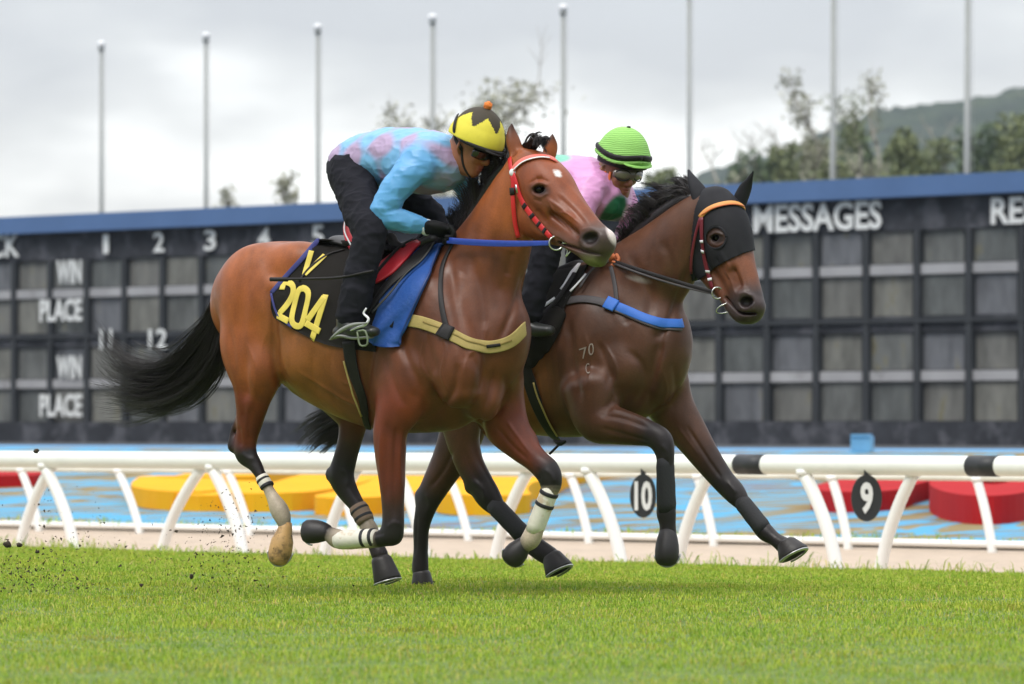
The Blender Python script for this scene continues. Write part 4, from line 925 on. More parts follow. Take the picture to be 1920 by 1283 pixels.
# ======== horse 2 (dark bay with hood, farther)
r2 = Ref(24.95, 1000, 32); L2 = r2.lat; m2 = r2.m; ax4 = [r2.fwd, r2.lat, U3]
h2 = thing('racehorse', r2(1000, 1104, 0), 'dark bay racehorse wearing a black hood, galloping on the far side', 'horse', 'galloping racehorses')
B = Body()
B.tube(r2.n([(742, 640, 0, 76, 62), (775, 622, 0, 96, 84), (830, 628, 0, 108, 98), (890, 640, 0, 124, 104), (950, 655, 0, 140, 108), (1020, 665, 0, 152, 106), (1090, 660, 0, 158, 98), (1150, 655, 0, 150, 88), (1200, 660, 0, 128, 78), (1228, 672, 0, 100, 66)]), L2, k=.05, cols=[DK, DK, DK, DK, BELLY*.9, BELLY*.9, DK, DK, DK, DK])
leg(B, r2, [(800, 640, .14, 80, 42), (840, 720, .17, 64, 38), (862, 780, .17, 46, 30), (868, 825, .16, 34, 26), (880, 868, .15, 29, 22), (900, 905, .15, 27, 18), (916, 932, .15, 26, 17), (938, 960, .15, 16, 13), (960, 985, .15, 14.5, 13), (985, 1010, .15, 19, 15), (1010, 1030, .15, 20, 16), (1032, 1044, .15, 19, 17)],
    [DK, DK, DK, DK*.9, DK*.75, BLKP*1.4, BLKP*1.2, BLKP*1.2, BLKP, BLKP, BLKP, BLKP], k=.045)
B.ell(r2(880, 915, .15), V(.024, .018, .028), ax4, k=.03, col=BLKP*1.3)
leg(B, r2, [(850, 640, -.14, 80, 42), (870, 740, -.16, 62, 38), (868, 800, -.16, 50, 30), (850, 848, -.16, 40, 26), (826, 893, -.16, 32, 22), (806, 930, -.16, 27, 18), (797, 958, -.16, 21, 16), (790, 990, -.16, 17, 14), (789, 1030, -.16, 15, 13), (788, 1062, -.16, 17, 15), (789, 1082, -.16, 15, 15)],
    [DK, DK, DK, DK*.85, DK*.7, BLKP*1.3, BLKP*1.2, BLKP, BLKP, BLKP, BLKP], k=.045)
B.ell(r2(786, 930, -.16), V(.022, .018, .032), ax4, k=.03, col=BLKP*1.3)
# near fore: forearm level, cannon down
B.ell(r2(1105, 640, .16), V(.13, .07, .19), ax4, k=.05, col=DK)
B.ell(r2(1160, 690, .15), V(.12, .075, .12), ax4, k=.035, col=DK*1.05)
B.ell(r2(1092, 728, .165), V(.11, .055, .13), ax4, k=.05, col=DK*1.05)
leg(B, r2, [(1110, 730, .19, 60, 40), (1118, 784, .20, 44, 34), (1150, 797, .21, 36, 30), (1190, 806, .22, 29, 25), (1222, 815, .23, 23, 20), (1240, 828, .23, 23, 19), (1247, 852, .23, 18, 16), (1248, 880, .23, 15.5, 14), (1248, 915, .23, 14.5, 13), (1249, 945, .23, 17, 14), (1249, 962, .23, 18.5, 17), (1252, 985, .23, 15, 15), (1252, 1010, .23, 17, 17)],
    [DK, DK*1.1, DK*1.1, DK*.85, BLKP*2, BLKP*1.6, BLKP*1.3, BLKP, BLKP, BLKP, BLKP, BLKP*1.2, BLKP*1.2], k=.03)
# far fore reaching out
B.ell(r2(1232, 700, -.06), V(.10, .085, .15), ax4, k=.035, col=DK)
leg(B, r2, [(1235, 710, -.13, 60, 40), (1258, 762, -.15, 46, 36), (1292, 812, -.16, 36, 28), (1325, 860, -.17, 28, 23), (1355, 900, -.18, 23, 19), (1378, 925, -.18, 21, 18), (1395, 948, -.18, 14, 13), (1412, 972, -.18, 12.5, 12), (1433, 996, -.18, 17, 15), (1453, 1011, -.18, 13, 13), (1474, 1026, -.18, 17, 16)],
    [DK, DK*1.05, DK, DK2, BLKP*1.5, BLKP*1.3, BLKP, BLKP, BLKP, BLKP, BLKP], k=.035)
# neck
B.tube(r2.n([(1125, 610, 0, 122, 72), (1180, 552, 0, 98, 56), (1228, 505, 0, 82, 48), (1268, 462, 0, 68, 42), (1302, 425, 0, 56, 38), (1328, 402, 0, 46, 34)]), L2, k=.05, cols=[DK, DK*1.1, DK*1.2, DK*1.2, DK*1.1, DK])
B.ell(r2(1075, 545, 0), V(.20, .055, .09), ax4, k=.06, col=DK)
gx = lambda px, py, f=0: r2(px, py, 0, off=-.50-(px-1340)*.0026-f)
gh = unit(V(.66, -.75, 0)); gl = unit(V(-.75, -.66, 0)); gn = lambda rows: [(*gx(a, b, e), c*m2, d*m2) for a, b, e, c, d in rows]
HB2 = V(*srgb(118, 70, 46)); MZ2 = V(*srgb(66, 54, 52))
B.tube(gn([(1340, 388, 0, 38, 34), (1352, 420, 0, 52, 42), (1362, 452, 0, 52, 42), (1378, 492, 0, 40, 34), (1392, 530, 0, 34, 28), (1402, 560, 0, 31, 27), (1408, 578, 0, 28, 26)]), gl, k=.03, cols=[DK, DK, DK, HB2, HB2*.9, MZ2, MZ2])
B.tube(gn([(1322, 430, .02, 34, 26), (1322, 480, .03, 34, 27), (1340, 518, .02, 25, 23), (1362, 550, .02, 17, 20), (1380, 580, .01, 14, 19), (1392, 592, 0, 15, 18), (1406, 594, 0, 12, 17)]), gl, k=.025, cols=[DK, DK, HB2*.8, HB2*.7, MZ2, MZ2, MZ2])
B.ell(gx(1326, 484, .06), V(.07, .03, .09), [gh, gl, U3], k=.03, col=DK)
B.tube(gn([(1348, 470, .08, 7, 7), (1366, 495, .075, 6, 7), (1382, 522, .06, 5, 6)]), gl, k=.03, col=HB2)
B.ell(gx(1346, 434, .075), V(.042, .02, .018), [unit(V(.5, -.5, -.3)), gl, U3], k=.025, col=DK)
B.ell(gx(1399, 566, .053), V(.044, .022, .036), [unit(V(.5, -.5, -.3)), gl, U3], k=.02, col=MZ2)
B.ell(gx(1418, 574, .01), V(.03, .042, .036), [gh, gl, U3], k=.02, col=MZ2)
B.ell(gx(1412, 594, .0), V(.03, .04, .020), [gh, gl, U3], k=.015, col=MZ2)
B.ell(gx(1399, 566, .080), V(.032, .034, .024), [unit(V(.65, -.6, -.2)), gl, U3], k=.012, op='-')
B.ell(gx(1344, 447, .118), V(.022, .028, .015), [unit(V(.7, -.6, -.2)), gl, U3], k=.012, op='-')
B.tube(gn([(1360, 558, .08, 2.2, 12), (1378, 580, .08, 2.2, 12), (1394, 588, .07, 2.2, 12), (1412, 588, .06, 2.2, 14)]), gl, k=.008, op='-')
B.tube(gn([(1374, 510, .10, 5, 9), (1384, 535, .085, 6, 9)]), gl, k=.03, op='-')
B.tube(r2.n([(1178, 620, .26, 5, 12), (1205, 690, .26, 6, 14), (1185, 760, .24, 6, 14)]), L2, k=.035, op='-')
B.tube(r2.n([(1100, 600, .31, 5, 10), (1120, 680, .31, 6, 12), (1135, 740, .30, 6, 12)]), L2, k=.035, op='-')
B.tube(r2.n([(1240, 620, .14, 5, 10), (1215, 700, .16, 6, 12), (1215, 770, .16, 7, 14)]), L2, k=.035, op='-')
B.tube(r2.n([(1290, 520, .08, 5, 9), (1262, 575, .12, 6, 12), (1230, 630, .14, 5, 10)]), L2, k=.03, op='-')
def post2(X, C):
    C = mottle(X, C); px, py = px_of(X)
    mz = blob(px, py, X, 1402, 575, 34, 30, .3, .6)*.7; C = C*(1-mz)+V(*srgb(58, 46, 44))*mz; nst = blob(px, py, X, 1399, 566, 14, 10, .3, .3)*.92; C = C*(1-nst)+V(.012, .009, .009)*nst
    es = np.maximum(blob(px, py, X, 1344, 447, 16, 10, .15, .45)*.93, blob(px, py, X, 1344, 447, 24, 20, .1, .6)*.55); C = C*(1-es)+V(.015, .011, .01)*es
    wm = blob(px, py, X, 1198, 524, 15, 4, .25, .9)*.5; C = C*(1-wm)+V(.6, .57, .53)*wm
    tp = blob(px, py, X, 1130, 560, 120, 60, -.5, .6)*.0; return C
ST2 = [
 ([(1244, 640), (1226, 700), (1216, 765)], 8, -11), ([(1142, 690), (1152, 740), (1128, 785)], 8, -9), ([(1176, 655), (1206, 688), (1210, 728), (1190, 765)], 7, -8), ([(1066, 600), (1074, 680), (1088, 755)], 8, -9), ([(1120, 640), (1140, 690), (1138, 730)], 6, -5),
 ([(1128, 778), (1172, 786), (1216, 802)], 4.5, -6), ([(1125, 802), (1175, 816), (1215, 826)], 4, -4), ([(1140, 766), (1180, 776), (1216, 792)], 3, 3), ([(1290, 500), (1264, 580), (1238, 632)], 7, -9), ([(1180, 478), (1218, 545), (1215, 600)], 9, -6), ([(1240, 450), (1262, 500), (1255, 545)], 9, -5), ([(1150, 560), (1180, 610)], 9, -4),
 ([(1130, 640), (1156, 690), (1150, 732), (1160, 760)], 3, 3.2), ([(1095, 620), (1108, 680), (1100, 730)], 3, 2.6), ([(1240, 690), (1250, 730), (1240, 760)], 3, 3), ([(1288, 800), (1328, 862), (1352, 896)], 3.5, -5), ([(1270, 800), (1312, 856)], 3, 3), ([(1262, 680), (1268, 730), (1256, 770)], 6, -5),
 ([(1352, 470), (1366, 498), (1382, 526)], 3.5, 3), ([(1344, 480), (1356, 508), (1368, 532)], 4.5, -4), ([(1384, 470), (1394, 510), (1402, 545)], 4, -3), ([(1330, 444), (1343, 437), (1358, 442)], 2.4, 3), ([(1331, 455), (1345, 461), (1358, 455)], 2.4, 2.6), ([(1356, 505), (1372, 530), (1380, 556)], 2.2, 2.4), ([(1384, 553), (1398, 549), (1412, 556)], 3, 3), ([(1384, 568), (1392, 580)], 3, 2.6),
 ([(1238, 835), (1250, 845), (1250, 862)], 4, 3), ([(1234, 870), (1236, 940)], 2.5, -3), ([(1256, 870), (1258, 940)], 2.5, 2), ([(1365, 905), (1382, 925)], 4, 3), ([(868, 840), (884, 880), (900, 905)], 4, -4), ([(885, 900), (905, 918), (910, 940)], 4, 4), ([(850, 845), (830, 885), (806, 915)], 4, -5), ([(800, 925), (806, 945), (800, 965)], 4, 4), ([(782, 960), (780, 1040)], 2.5, -2.5), ([(1000, 700), (1010, 760)], 7, -3), ([(1030, 680), (1036, 760)], 7, -3)]
body2 = finish(B, 'body', m_coat2, h2, .0078, (gx(1285, 615, .4), gx(1445, 355, -.5)), .0044, post2, strokes=ST2)
T2 = bvh(body2)
put_eye([T2], 1344, 447, .024, h2, deep=.25)
hoof(r2, (1032, 1042), (1046, 1072), .15, 19, 27, (1, -.3), m_hoof_d, h2)
hoof(r2, (789, 1072), (790, 1103), -.16, 17, 22, (1, 0), m_hoof_d, h2, shoe=False)
hoof(r2, (1252, 1000), (1250, 1062), .23, 18, 24, (-.2, 0, -1.0), m_hoof_d, h2, rnd=True)
hoof(r2, (1472, 1018), (1485, 1043), -.18, 19, 29, (1, -.2), m_hoof_d, h2)
m_bkw = mat('black_leg_wrap', (.018, .018, .02), .75, bump=(90, .6, .003))
band(r2, (1247, 858), (1250, 962), .23, 16.2, 18, m_bkw, h2, bump=.02); band(r2, (1388, 937), (1434, 996), -.18, 16, 17, m_bkw, h2, bump=.02); band(r2, (925, 945), (985, 1008), .15, 18, 17.5, m_bkw, h2, bump=.02)
g = [cpts(r2, q, 0.0) for q in ([(735, 600), (700, 690), (655, 752), (612, 770), (575, 790), (545, 820)], [(738, 620), (705, 705), (662, 768), (620, 788), (585, 812), (558, 842)], [(740, 640), (712, 720), (672, 785), (636, 808), (604, 832), (580, 850)], [(742, 650), (718, 740), (684, 795), (650, 815), (622, 836), (600, 855)])]
strands(g, 900, m_hair, 'tail', h2, r0=.0019, spread=.022, seed=14, seg=12, wave=.014, taper=.25)
g = [cpts(r2, q) for q in (
    [(1156, 500, .0), (1152, 484, .0), (1162, 470, .0), (1156, 456, 0)], [(1180, 474, .0), (1178, 452, .0), (1186, 434, -.01), (1178, 420, 0)], [(1210, 442, .0), (1204, 418, .0), (1206, 402, -.01), (1194, 394, 0)],
    [(1240, 405, .0), (1228, 388, .0), (1215, 382, -.01), (1196, 384, 0)], [(1275, 378, .0), (1262, 368, .0), (1245, 368, -.01), (1222, 380, 0)], [(1302, 366, 0), (1290, 356, 0), (1278, 352, 0), (1258, 362, 0)])]
strands(g, 3000, m_hair, 'mane', h2, r0=.0024, spread=.034, seed=15, wave=.014)
v, f = mane_fill(r2, [(1150, 508, .02), (1180, 460, .02), (1222, 415, .02), (1268, 380, .02), (1300, 368, .02)], [10, 14, 14, 11, 5], h2); mesh_obj('mane_root', v, f, m_hair, h2)
g = [[gx(1310, 365, .0), gx(1295, 345, .02), gx(1275, 336, .03), gx(1264, 330+q, .03)] for q in (0, 8, 16)]
strands(g, 160, m_hair, 'forelock', h2, r0=.0016, spread=.014, seed=16, wave=.01)
# ---------------------------------------------------------------- helpers for tack laid on the bodies
def dense(pix, step=6.):
    c = catmull(np.array(pix, float), 8); L = np.concatenate([[0], np.cumsum(np.linalg.norm(np.diff(c, axis=0), axis=1))]); n = max(3, int(L[-1]/step)+1)
    t = np.linspace(0, L[-1], n); return np.stack([np.interp(t, L, c[:, q]) for q in range(2)], 1)
def smooth3(P, it=2):
    P = P.copy()
    for _ in range(it): P[1:-1] = P[1:-1]*.5+(P[:-2]+P[2:])*.25
    return P
def lay(trees, pix, lift, step=6., it=2):
    q = dense(pix, step); out = []; last = None
    for x, y in q:
        h = ray(trees, x, y, lift)
        if h is None:
            if last is None: continue
            d = last[0][1]; h = (V((x-960)/F*d, d, CH-(y-800)*d/F), last[1])
        out.append(h); last = h
    P = smooth3(np.array([h[0] for h in out]), it); N = smooth3(np.array([h[1] for h in out]), it+1); return P, N
def ribbon(P, N, wd, th, wrinkle=0):
    T = np.gradient(P, axis=0); T /= np.linalg.norm(T, axis=1)[:, None]+1e-12; N = N-T*(N*T).sum(1)[:, None]; N /= np.linalg.norm(N, axis=1)[:, None]+1e-12
    S = np.cross(T, N); wd = np.broadcast_to(wd, (len(P),)) if not np.isscalar(wd) else np.full(len(P), wd); vs = []
    prof = [(-1, -.5), (-1, .3), (-.85, .5), (0, .62), (.85, .5), (1, .3), (1, -.5)]
    for i in range(len(P)):
        for a, b in prof: vs.append(P[i]+S[i]*a*wd[i]/2+N[i]*b*th)
    k = len(prof); fs = [[i*k+j, i*k+(j+1) % k, (i+1)*k+(j+1) % k, (i+1)*k+j] for i in range(len(P)-1) for j in range(k)]
    fs += [list(range(k))[::-1], [(len(P)-1)*k+j for j in range(k)]]; return vs, fs
def strap(trees, pix, wpx, m, parent, name='strap', lift=.004, th=.004, s=m1, step=6., it=2, wrap=None):
    P, N = lay(trees, pix, lift, step, it)
    if wrap is not None:      # carry the strap on round the far side
        e = [P[-1]+V(*wrap)*q+V(0, .02, 0)*q*q for q in (.25, .6, 1.0, 1.6)]; P = smooth3(np.concatenate([P, e]), 1); N = np.concatenate([N, [unit(N[-1]+unit(V(1, .2, 0))*q*1.2) for q in (.4, .8, 1.2, 1.8)]])
    wd = wpx*s if np.isscalar(wpx) else np.interp(np.linspace(0, 1, len(P)), np.linspace(0, 1, len(wpx)), wpx)*s
    return mesh_obj(name, *ribbon(P, N, wd, th), m, parent)
def airstrap(trees, pa, pb, wpx, m, parent, name='rein', lift=.012, s=m1, sag=0, n=24, th=.004):
    """taut strap between two points in space, pushed out where a body is in its way"""
    P = []; 
    for t in np.linspace(0, 1, n):
        p = V(*pa)*(1-t)+V(*pb)*t-V(0, 0, 1)*sag*4*t*(1-t); px = 960+p[0]*F/p[1]; py = 800-(p[2]-CH)*F/p[1]
        h = ray(trees, px, py)
        if h is not None and 0.02 < t < .98 and h[0][1]-lift < p[1]: q = h[0][1]-lift; p = V((px-960)/F*q, q, CH-(py-800)*q/F)
        P.append(p)
    P = smooth3(np.array(P), 4); N = np.tile(V(0, -1, 0), (n, 1)); return mesh_obj(name, *ribbon(P, N, wpx*s, th), m, parent)
def patch(trees, top, bot, m, parent, name, lift=.008, th=.006, nu=28, nv=22, over=None, wr=None, it=3):
    """cloth between two picture curves, laid on the body; over = direction to carry the top edge across the back"""
    a = catmull(np.array(top, float), 8); b = catmull(np.array(bot, float), 8)
    f = lambda c, u: np.array([np.interp(u*(len(c)-1), range(len(c)), c[:, q]) for q in range(2)])
    G = np.zeros((nv, nu, 3)); last = None
    for j in range(nu):
        for i in range(nv):
            u, v = j/(nu-1), i/(nv-1); p = f(a, u)*(1-v)+f(b, u)*v; h = ray(trees, p[0], p[1], lift)
            if h is None:
                d = (G[i-1, j, 1] if i else (last if last is not None else trees_d)); q = V((p[0]-960)/F*d, d, CH-(p[1]-800)*d/F)
            else: q = h[0]
            G[i, j] = q; last = q[1]
    # rows that missed at the very top take the depth of the first hit below
    for _ in range(it):
        H = G.copy(); H[1:-1, 1:-1] = (G[:-2, 1:-1]+G[2:, 1:-1]+G[1:-1, :-2]+G[1:-1, 2:])/4; G = G*.5+H*.5
    if wr is not None:
        uu, vv = np.meshgrid(np.linspace(0, 1, nu), np.linspace(0, 1, nv)); G[:, :, 1] -= wr(uu, vv)
    if over is not None:
        rows_ = []
        for k in range(over[1], 0, -1):
            t = k/over[1]; rows_.append(G[0]+V(*over[0])*t+V(0, 0, -over[2])*t**2.2+V(0, 0, .01)*math.sin(t*3.1))
        G = np.concatenate([np.array(rows_), G]); nv += over[1]
    N = np.zeros_like(G); du = np.gradient(G, axis=1); dv = np.gradient(G, axis=0); N = np.cross(dv, du); N /= np.linalg.norm(N, axis=2)[:, :, None]+1e-12
    if N[nv-2, nu//2, 1] > 0: N = -N
    Fv = (G+N*th/2).reshape(-1, 3); Bv = (G-N*th/2).reshape(-1, 3); n = nu*nv; fs = []
    for i in range(nv-1):
        for j in range(nu-1): k = i*nu+j; fs += [[k, k+nu, k+nu+1, k+1], [n+k, n+k+1, n+k+nu+1, n+k+nu]]
    for i in range(nv-1):
        for k in (i*nu, i*nu+nu-1): fs.append([k, k+nu, n+k+nu, n+k])
    for j in range(nu-1):
        for k in (j, (nv-1)*nu+j): fs.append([k, k+1, n+k+1, n+k])
    return mesh_obj(name, np.concatenate([Fv, Bv]), fs, m, parent)
trees_d = 24.
def decal(trees, s, quad, m, parent, name='lettering', lift=.006, bold=.03, ext=.01, sub=True):
    """lettering sewn or painted on: quad = TL, TR, BR, BL in picture pixels"""
    v, f = text_mesh(s, ext, bold); TL, TR, BR, BL = [V(*q) for q in quad]; out = []; zr_ = v[:, 2].max() or 1
    n = 6; Gd = np.zeros((n, n, 6)); last = None
    for i in range(n):
        for j in range(n):
            x, y = i/(n-1), j/(n-1); p = (TL*(1-x)+TR*x)*y+(BL*(1-x)+BR*x)*(1-y); h = ray(trees, p[0], p[1], lift) or last; last = h; Gd[i, j, :3] = h[0]; Gd[i, j, 3:] = h[1]
    for x, y, z in v:
        a, b = min(x*(n-1), n-1.001), min(y*(n-1), n-1.001); i, j = int(a), int(b); a -= i; b -= j
        q = Gd[i, j]*(1-a)*(1-b)+Gd[i+1, j]*a*(1-b)+Gd[i, j+1]*(1-a)*b+Gd[i+1, j+1]*a*b; out.append(q[:3]+q[3:]*(.0015 if z > 0 else -.0015))
    return mesh_obj(name, np.array(out), f, m, parent, smooth=False)
def ring(c, ax_u, ax_v, r, t, m, parent, name='bit_ring', n=28):
    pts = [V(*c)+V(*ax_u)*r*math.cos(a)+V(*ax_v)*r*math.sin(a) for a in np.linspace(0, 2*math.pi, n+1)]
    v, f = pipe(pts, t, 8); return mesh_obj(name, v, f, m, parent)
def P3(px, py, d): return V((px-960)*d/F, d, CH-(py-800)*d/F)
fab = dict(rough=.9, spec=.15, bump=(160, .35, .002), noise=(14, .14))
m_cloth = mat('black_cloth', (.018, .016, .014), **fab); m_navy = mat('navy_trim', srgb(58, 62, 125), .7); m_yl = mat('yellow_numeral', srgb(232, 208, 92), .6, noise=(20, .07))
m_bluep = mat('blue_pad', srgb(30, 78, 152), .6, bump=(60, .5, .006), noise=(10, .12)); m_redl = mat('red_leather', srgb(204, 40, 54), .42, noise=(18, .12), bump=(50, .3, .003))
m_blkl = mat('black_leather', (.014, .012, .012), .55, spec=.3, noise=(30, .2), bump=(80, .3, .002)); m_khk = mat('khaki_webbing', srgb(172, 152, 92), .8, bump=(220, .6, .002), noise=(30, .12))
m_redb = mat('red_bridle_strap', srgb(205, 40, 44), .35); m_pnk = mat('coral_browband', srgb(225, 110, 98), .45); m_steel = mat('steel', (.68, .68, .66), .22, metal=1)
m_brein = mat('blue_rein', srgb(38, 66, 158), .4, noise=(30, .15)); m_w = mat('white_trim', srgb(232, 232, 236), .6)
# ======== tack of horse 1
sc1 = thing('saddle_cloth', r1(600, 560, .3), 'black saddle cloth with navy border and yellow number 204 on the bay horse', 'saddle cloth')
cl1 = patch([T1], [(596, 450), (640, 452), (690, 462), (735, 474)], [(509, 550), (512, 590), (560, 622), (620, 648), (706, 660)], m_cloth, sc1, 'cloth', lift=.007, th=.004, nu=44, nv=30, over=(-L*.14, 4, .05),
            wr=lambda u, v: .004*np.sin(u*21+v*5)*v+.003*np.sin(v*17-u*6))
TC1 = [bvh(cl1), T1]
strap(TC1, [(597, 449), (566, 486), (535, 520), (509, 550)], 9, m_navy, sc1, 'border', lift=.003)
strap(TC1, [(509, 550), (513, 568), (522, 592), (548, 614)], 5, m_navy, sc1, 'border', lift=.003)
GLY = {'2': [[(.06, .74), (.14, .93), (.45, .97), (.80, .90), (.88, .70), (.62, .42), (.20, .12)], [(.10, .06), (.96, .06)]],
       '0': [[(.5, .95), (.14, .86), (.10, .5), (.16, .14), (.5, .05), (.86, .14), (.90, .5), (.84, .86), (.5, .95), (.3, .93)]],
       '4': [[(.66, .0), (.66, .98)], [(.60, .93), (.06, .30)], [(.02, .24), (.98, .24)]], 'V': [[(.10, 1.0), (.44, .06)], [(.92, 1.0), (.46, .06)]]}
def glyph(trees, s, quad, wpx, m, parent, lift=.004):
    TL, TR, BR, BL = [V(*q) for q in quad]
    for n, st in enumerate(GLY[s]):
        pix = [tuple((TL*(1-x)+TR*x)*y+(BL*(1-x)+BR*x)*(1-y)) for x, y in st]
        strap(trees, pix, wpx, m, parent, 'numeral', lift=lift+.0007*n, th=.0016, step=3., it=1)
for s, q, b in (('2', ((531, 526), (557, 531), (542, 608), (518, 594)), .07), ('0', ((560, 533), (586, 542), (567, 622), (541, 608)), .07), ('4', ((596, 547), (620, 554), (596, 644), (566, 624)), .07)):
    glyph(TC1, s, q, 12, m_yl, sc1)
glyph(TC1, 'V', ((581, 470), (612, 480), (586, 524), (557, 514)), 10, m_yl, sc1)
strap(TC1, [(648, 469), (612, 480), (580, 504), (562, 528)], 4, m_blkl, sc1, 'cord', lift=.006)
pd1 = thing('saddle_pad', r1(770, 560, .3), 'bright blue pad under the saddle of the bay horse', 'saddle pad')
patch([T1], [(745, 472), (790, 468), (832, 464)], [(692, 640), (714, 650), (750, 652)], m_bluep, pd1, 'pad', lift=.017, th=.008, nu=22, nv=26, over=(-L*.14, 4, .04), wr=lambda u, v: .010*np.sin(v*14+u*9)*np.clip(v*1.6-.5, 0, 1))
strap([T1], [(831, 468), (795, 545), (768, 606), (752, 650)], 4, mat('blue_piping', srgb(30, 60, 120), .5), pd1, 'piping', lift=.026)
sd1 = thing('saddle', r1(720, 470, .1), 'small red and black racing saddle under the rider in blue', 'saddle')
B = Body()
B.tube(r1.n([(640, 452, 0, 11, 44), (680, 462, 0, 9, 46), (730, 466, 0, 9, 40), (785, 462, 0, 13, 30), (815, 450, 0, 14, 22)]), L, k=.02, col=(1, 1, 1))
finish(B, 'seat', mat('saddle_black', (.02, .018, .018), .4), sd1, .007)
v, f = pipe([r1(722, 452, .06), r1(733, 446, .07), r1(742, 458, .08), r1(760, 466, .1)], [.018, .024, .02, .014], 12, sub=4); mesh_obj('pommel', v, f, m_blkl, sd1)
B = Body(); B.tube(r1.n([(650, 412, .07, 5, 4), (652, 432, .08, 10, 7), (662, 455, .10, 14, 8), (676, 474, .12, 12, 8)]), L, k=.01, col=(1, 1, 1)); finish(B, 'cantle', m_redl, sd1, .005)
v, f = pipe([r1(647, 412, .09), r1(646, 434, .12), r1(656, 456, .15), r1(664, 470, .16)], .0035, 8, sub=3); mesh_obj('piping', v, f, m_w, sd1)
flap = strap([T1], [(800, 458), (768, 480), (736, 508), (704, 532)], [24, 40, 42, 26], m_redl, sd1, 'flap', lift=.040, th=.012)
TS = [bvh(flap), T1]
strap(TS, [(812, 449), (780, 452), (752, 466), (726, 492), (702, 520)], 7, m_blkl, sd1, 'trim', lift=.012)
strap(TS, [(826, 450), (800, 480), (764, 512), (732, 540), (708, 570), (692, 592)], [24, 26, 22, 16, 12, 9], m_blkl, sd1, 'stirrup_leather', lift=.034, th=.006)
strap(TS, [(836, 452), (812, 484), (776, 520), (738, 556), (704, 590)], 4, mat('grey_webbing', srgb(62, 62, 60), .6), sd1, 'strap', lift=.042)
strap([T1], [(656, 640), (660, 676), (668, 706), (680, 745), (686, 782), (692, 800)], [27, 25, 22, 17, 14, 12], m_blkl, sd1, 'girth', lift=.012, th=.006)
strap([T1], [(648, 676), (656, 706), (668, 745), (680, 776)], 3.5, m_khk, sd1, 'girth_edge', lift=.017)
# stirrup
def stirrup(ref, parent, c, s, rimm=m_steel):
    """c: (px,py,w) of the tread centre"""
    x, y, w_ = c; P_ = lambda a, b, e=0: ref(x+a*s, y+b*s, w_+e)
    v, f = pipe([P_(8, -56), P_(3, -46), P_(12, -36), P_(6, -25), P_(-8, -20), P_(-22, -14)], [.004, .005, .006, .006, .005, .003], 8, sub=5); mesh_obj('stirrup_arch', v, f, m_w, parent)
    v, f = pipe([P_(-9, -12, .03), P_(6, -13, .03), P_(10, 11, .03), P_(-4, 13, .03), P_(-9, -12, .03)], .0045, 8, sub=3); mesh_obj('stirrup_tread', v, f, rimm, parent)
stirrup(r1, sd1, (679, 634, .40), 1.0, mat('green_tread', srgb(110, 120, 95), .5))
bp1 = thing('breastplate', r1(850, 630, .2), 'khaki webbing breastplate with dark buckle across the chest of the bay horse', 'breastplate')
strap([T1], [(722, 602), (758, 600), (795, 606), (835, 622), (880, 645), (922, 651), (958, 640), (981, 618)], 23, m_khk, bp1, 'chest_strap', lift=.007, th=.006, wrap=(.012, .05, .02))
strap([T1], [(796, 604), (836, 620), (880, 642), (924, 649), (958, 638)], 3, mat('khaki_stitch', srgb(135, 116, 62), .8), bp1, 'stitching', lift=.0125, th=.002)
strap([T1], [(826, 618), (848, 628)], 27, m_blkl, bp1, 'buckle', lift=.014, th=.008); strap([T1], [(912, 650), (938, 647)], 6, m_blkl, bp1, 'keeper', lift=.014)
strap([T1], [(728, 600), (742, 604)], 24, m_blkl, bp1, 'buckle', lift=.014, th=.01)
strap([T1], [(850, 458), (836, 484), (828, 510), (826, 545), (830, 582), (838, 616)], [8, 8, 8, 9, 10, 11], m_blkl, bp1, 'neck_strap', lift=.006)
br1 = thing('bridle', r1(985, 380, .1), 'red racing bridle with coral browband and blue reins on the bay horse', 'bridle')
strap([T1], [(961, 326), (966, 314), (978, 304), (996, 297), (1014, 295), (1030, 297), (1041, 303)], 11, m_pnk, br1, 'browband', lift=.008, th=.006, wrap=(.004, .03, -.012))
strap([T1], [(964, 322), (980, 307), (997, 301), (1014, 298), (1030, 300)], 2.5, m_w, br1, 'browband_piping', lift=.012, th=.003)
strap([T1], [(958, 298), (959, 312), (962, 326)], 9, m_redb, br1, 'crownpiece', lift=.008)
strap([T1], [(963, 326), (970, 346), (978, 372), (992, 396), (1008, 416), (1022, 432), (1036, 446)], 10, m_redb, br1, 'cheekpiece', lift=.007, th=.006)
for a, b in (((984, 384), (988, 390)), ((997, 403), (1001, 408)), ((1010, 419), (1014, 423)), ((1021, 431), (1025, 435))): strap([T1], [a, b], 11, m_blkl, br1, 'tape_band', lift=.0105, step=2)
strap([T1], [(961, 328), (964, 344), (963, 362), (963, 392), (965, 420), (971, 446)], 8, m_redb, br1, 'throatlatch', lift=.007, th=.006)
strap([T1], [(962, 352), (963, 366)], 10, m_blkl, br1, 'keeper', lift=.011); strap([T1], [(970, 346), (973, 362)], 5, m_steel, br1, 'buckle', lift=.011)
p, n = ray([T1], 961, 324); v, f = ballm(p-V(0, .01, 0), (.015, .010, .017), 12, 8); mesh_obj('rosette', v, f, m_w, br1)
p, n = ray([T1], 1034, 452); bc = p+V(.02, -.02, -.01); ring(bc, (1, .2, 0), (0, 0, 1), .030, .0042, m_steel, br1)
v, f = pipe([bc+V(.028, -.005, 0), bc+V(.055, -.004, -.003), bc+V(.085, .01, -.02)], [.006, .005, .003], 8, sub=3); mesh_obj('bit', v, f, m_steel, br1)
v, f = pipe([bc+V(.03, -.01, -.01), bc+V(.05, -.015, -.035), bc+V(.042, -.01, -.06), bc+V(.075, -.01, -.02)], .0028, 6, sub=4); mesh_obj('bit_cheek', v, f, m_steel, br1)
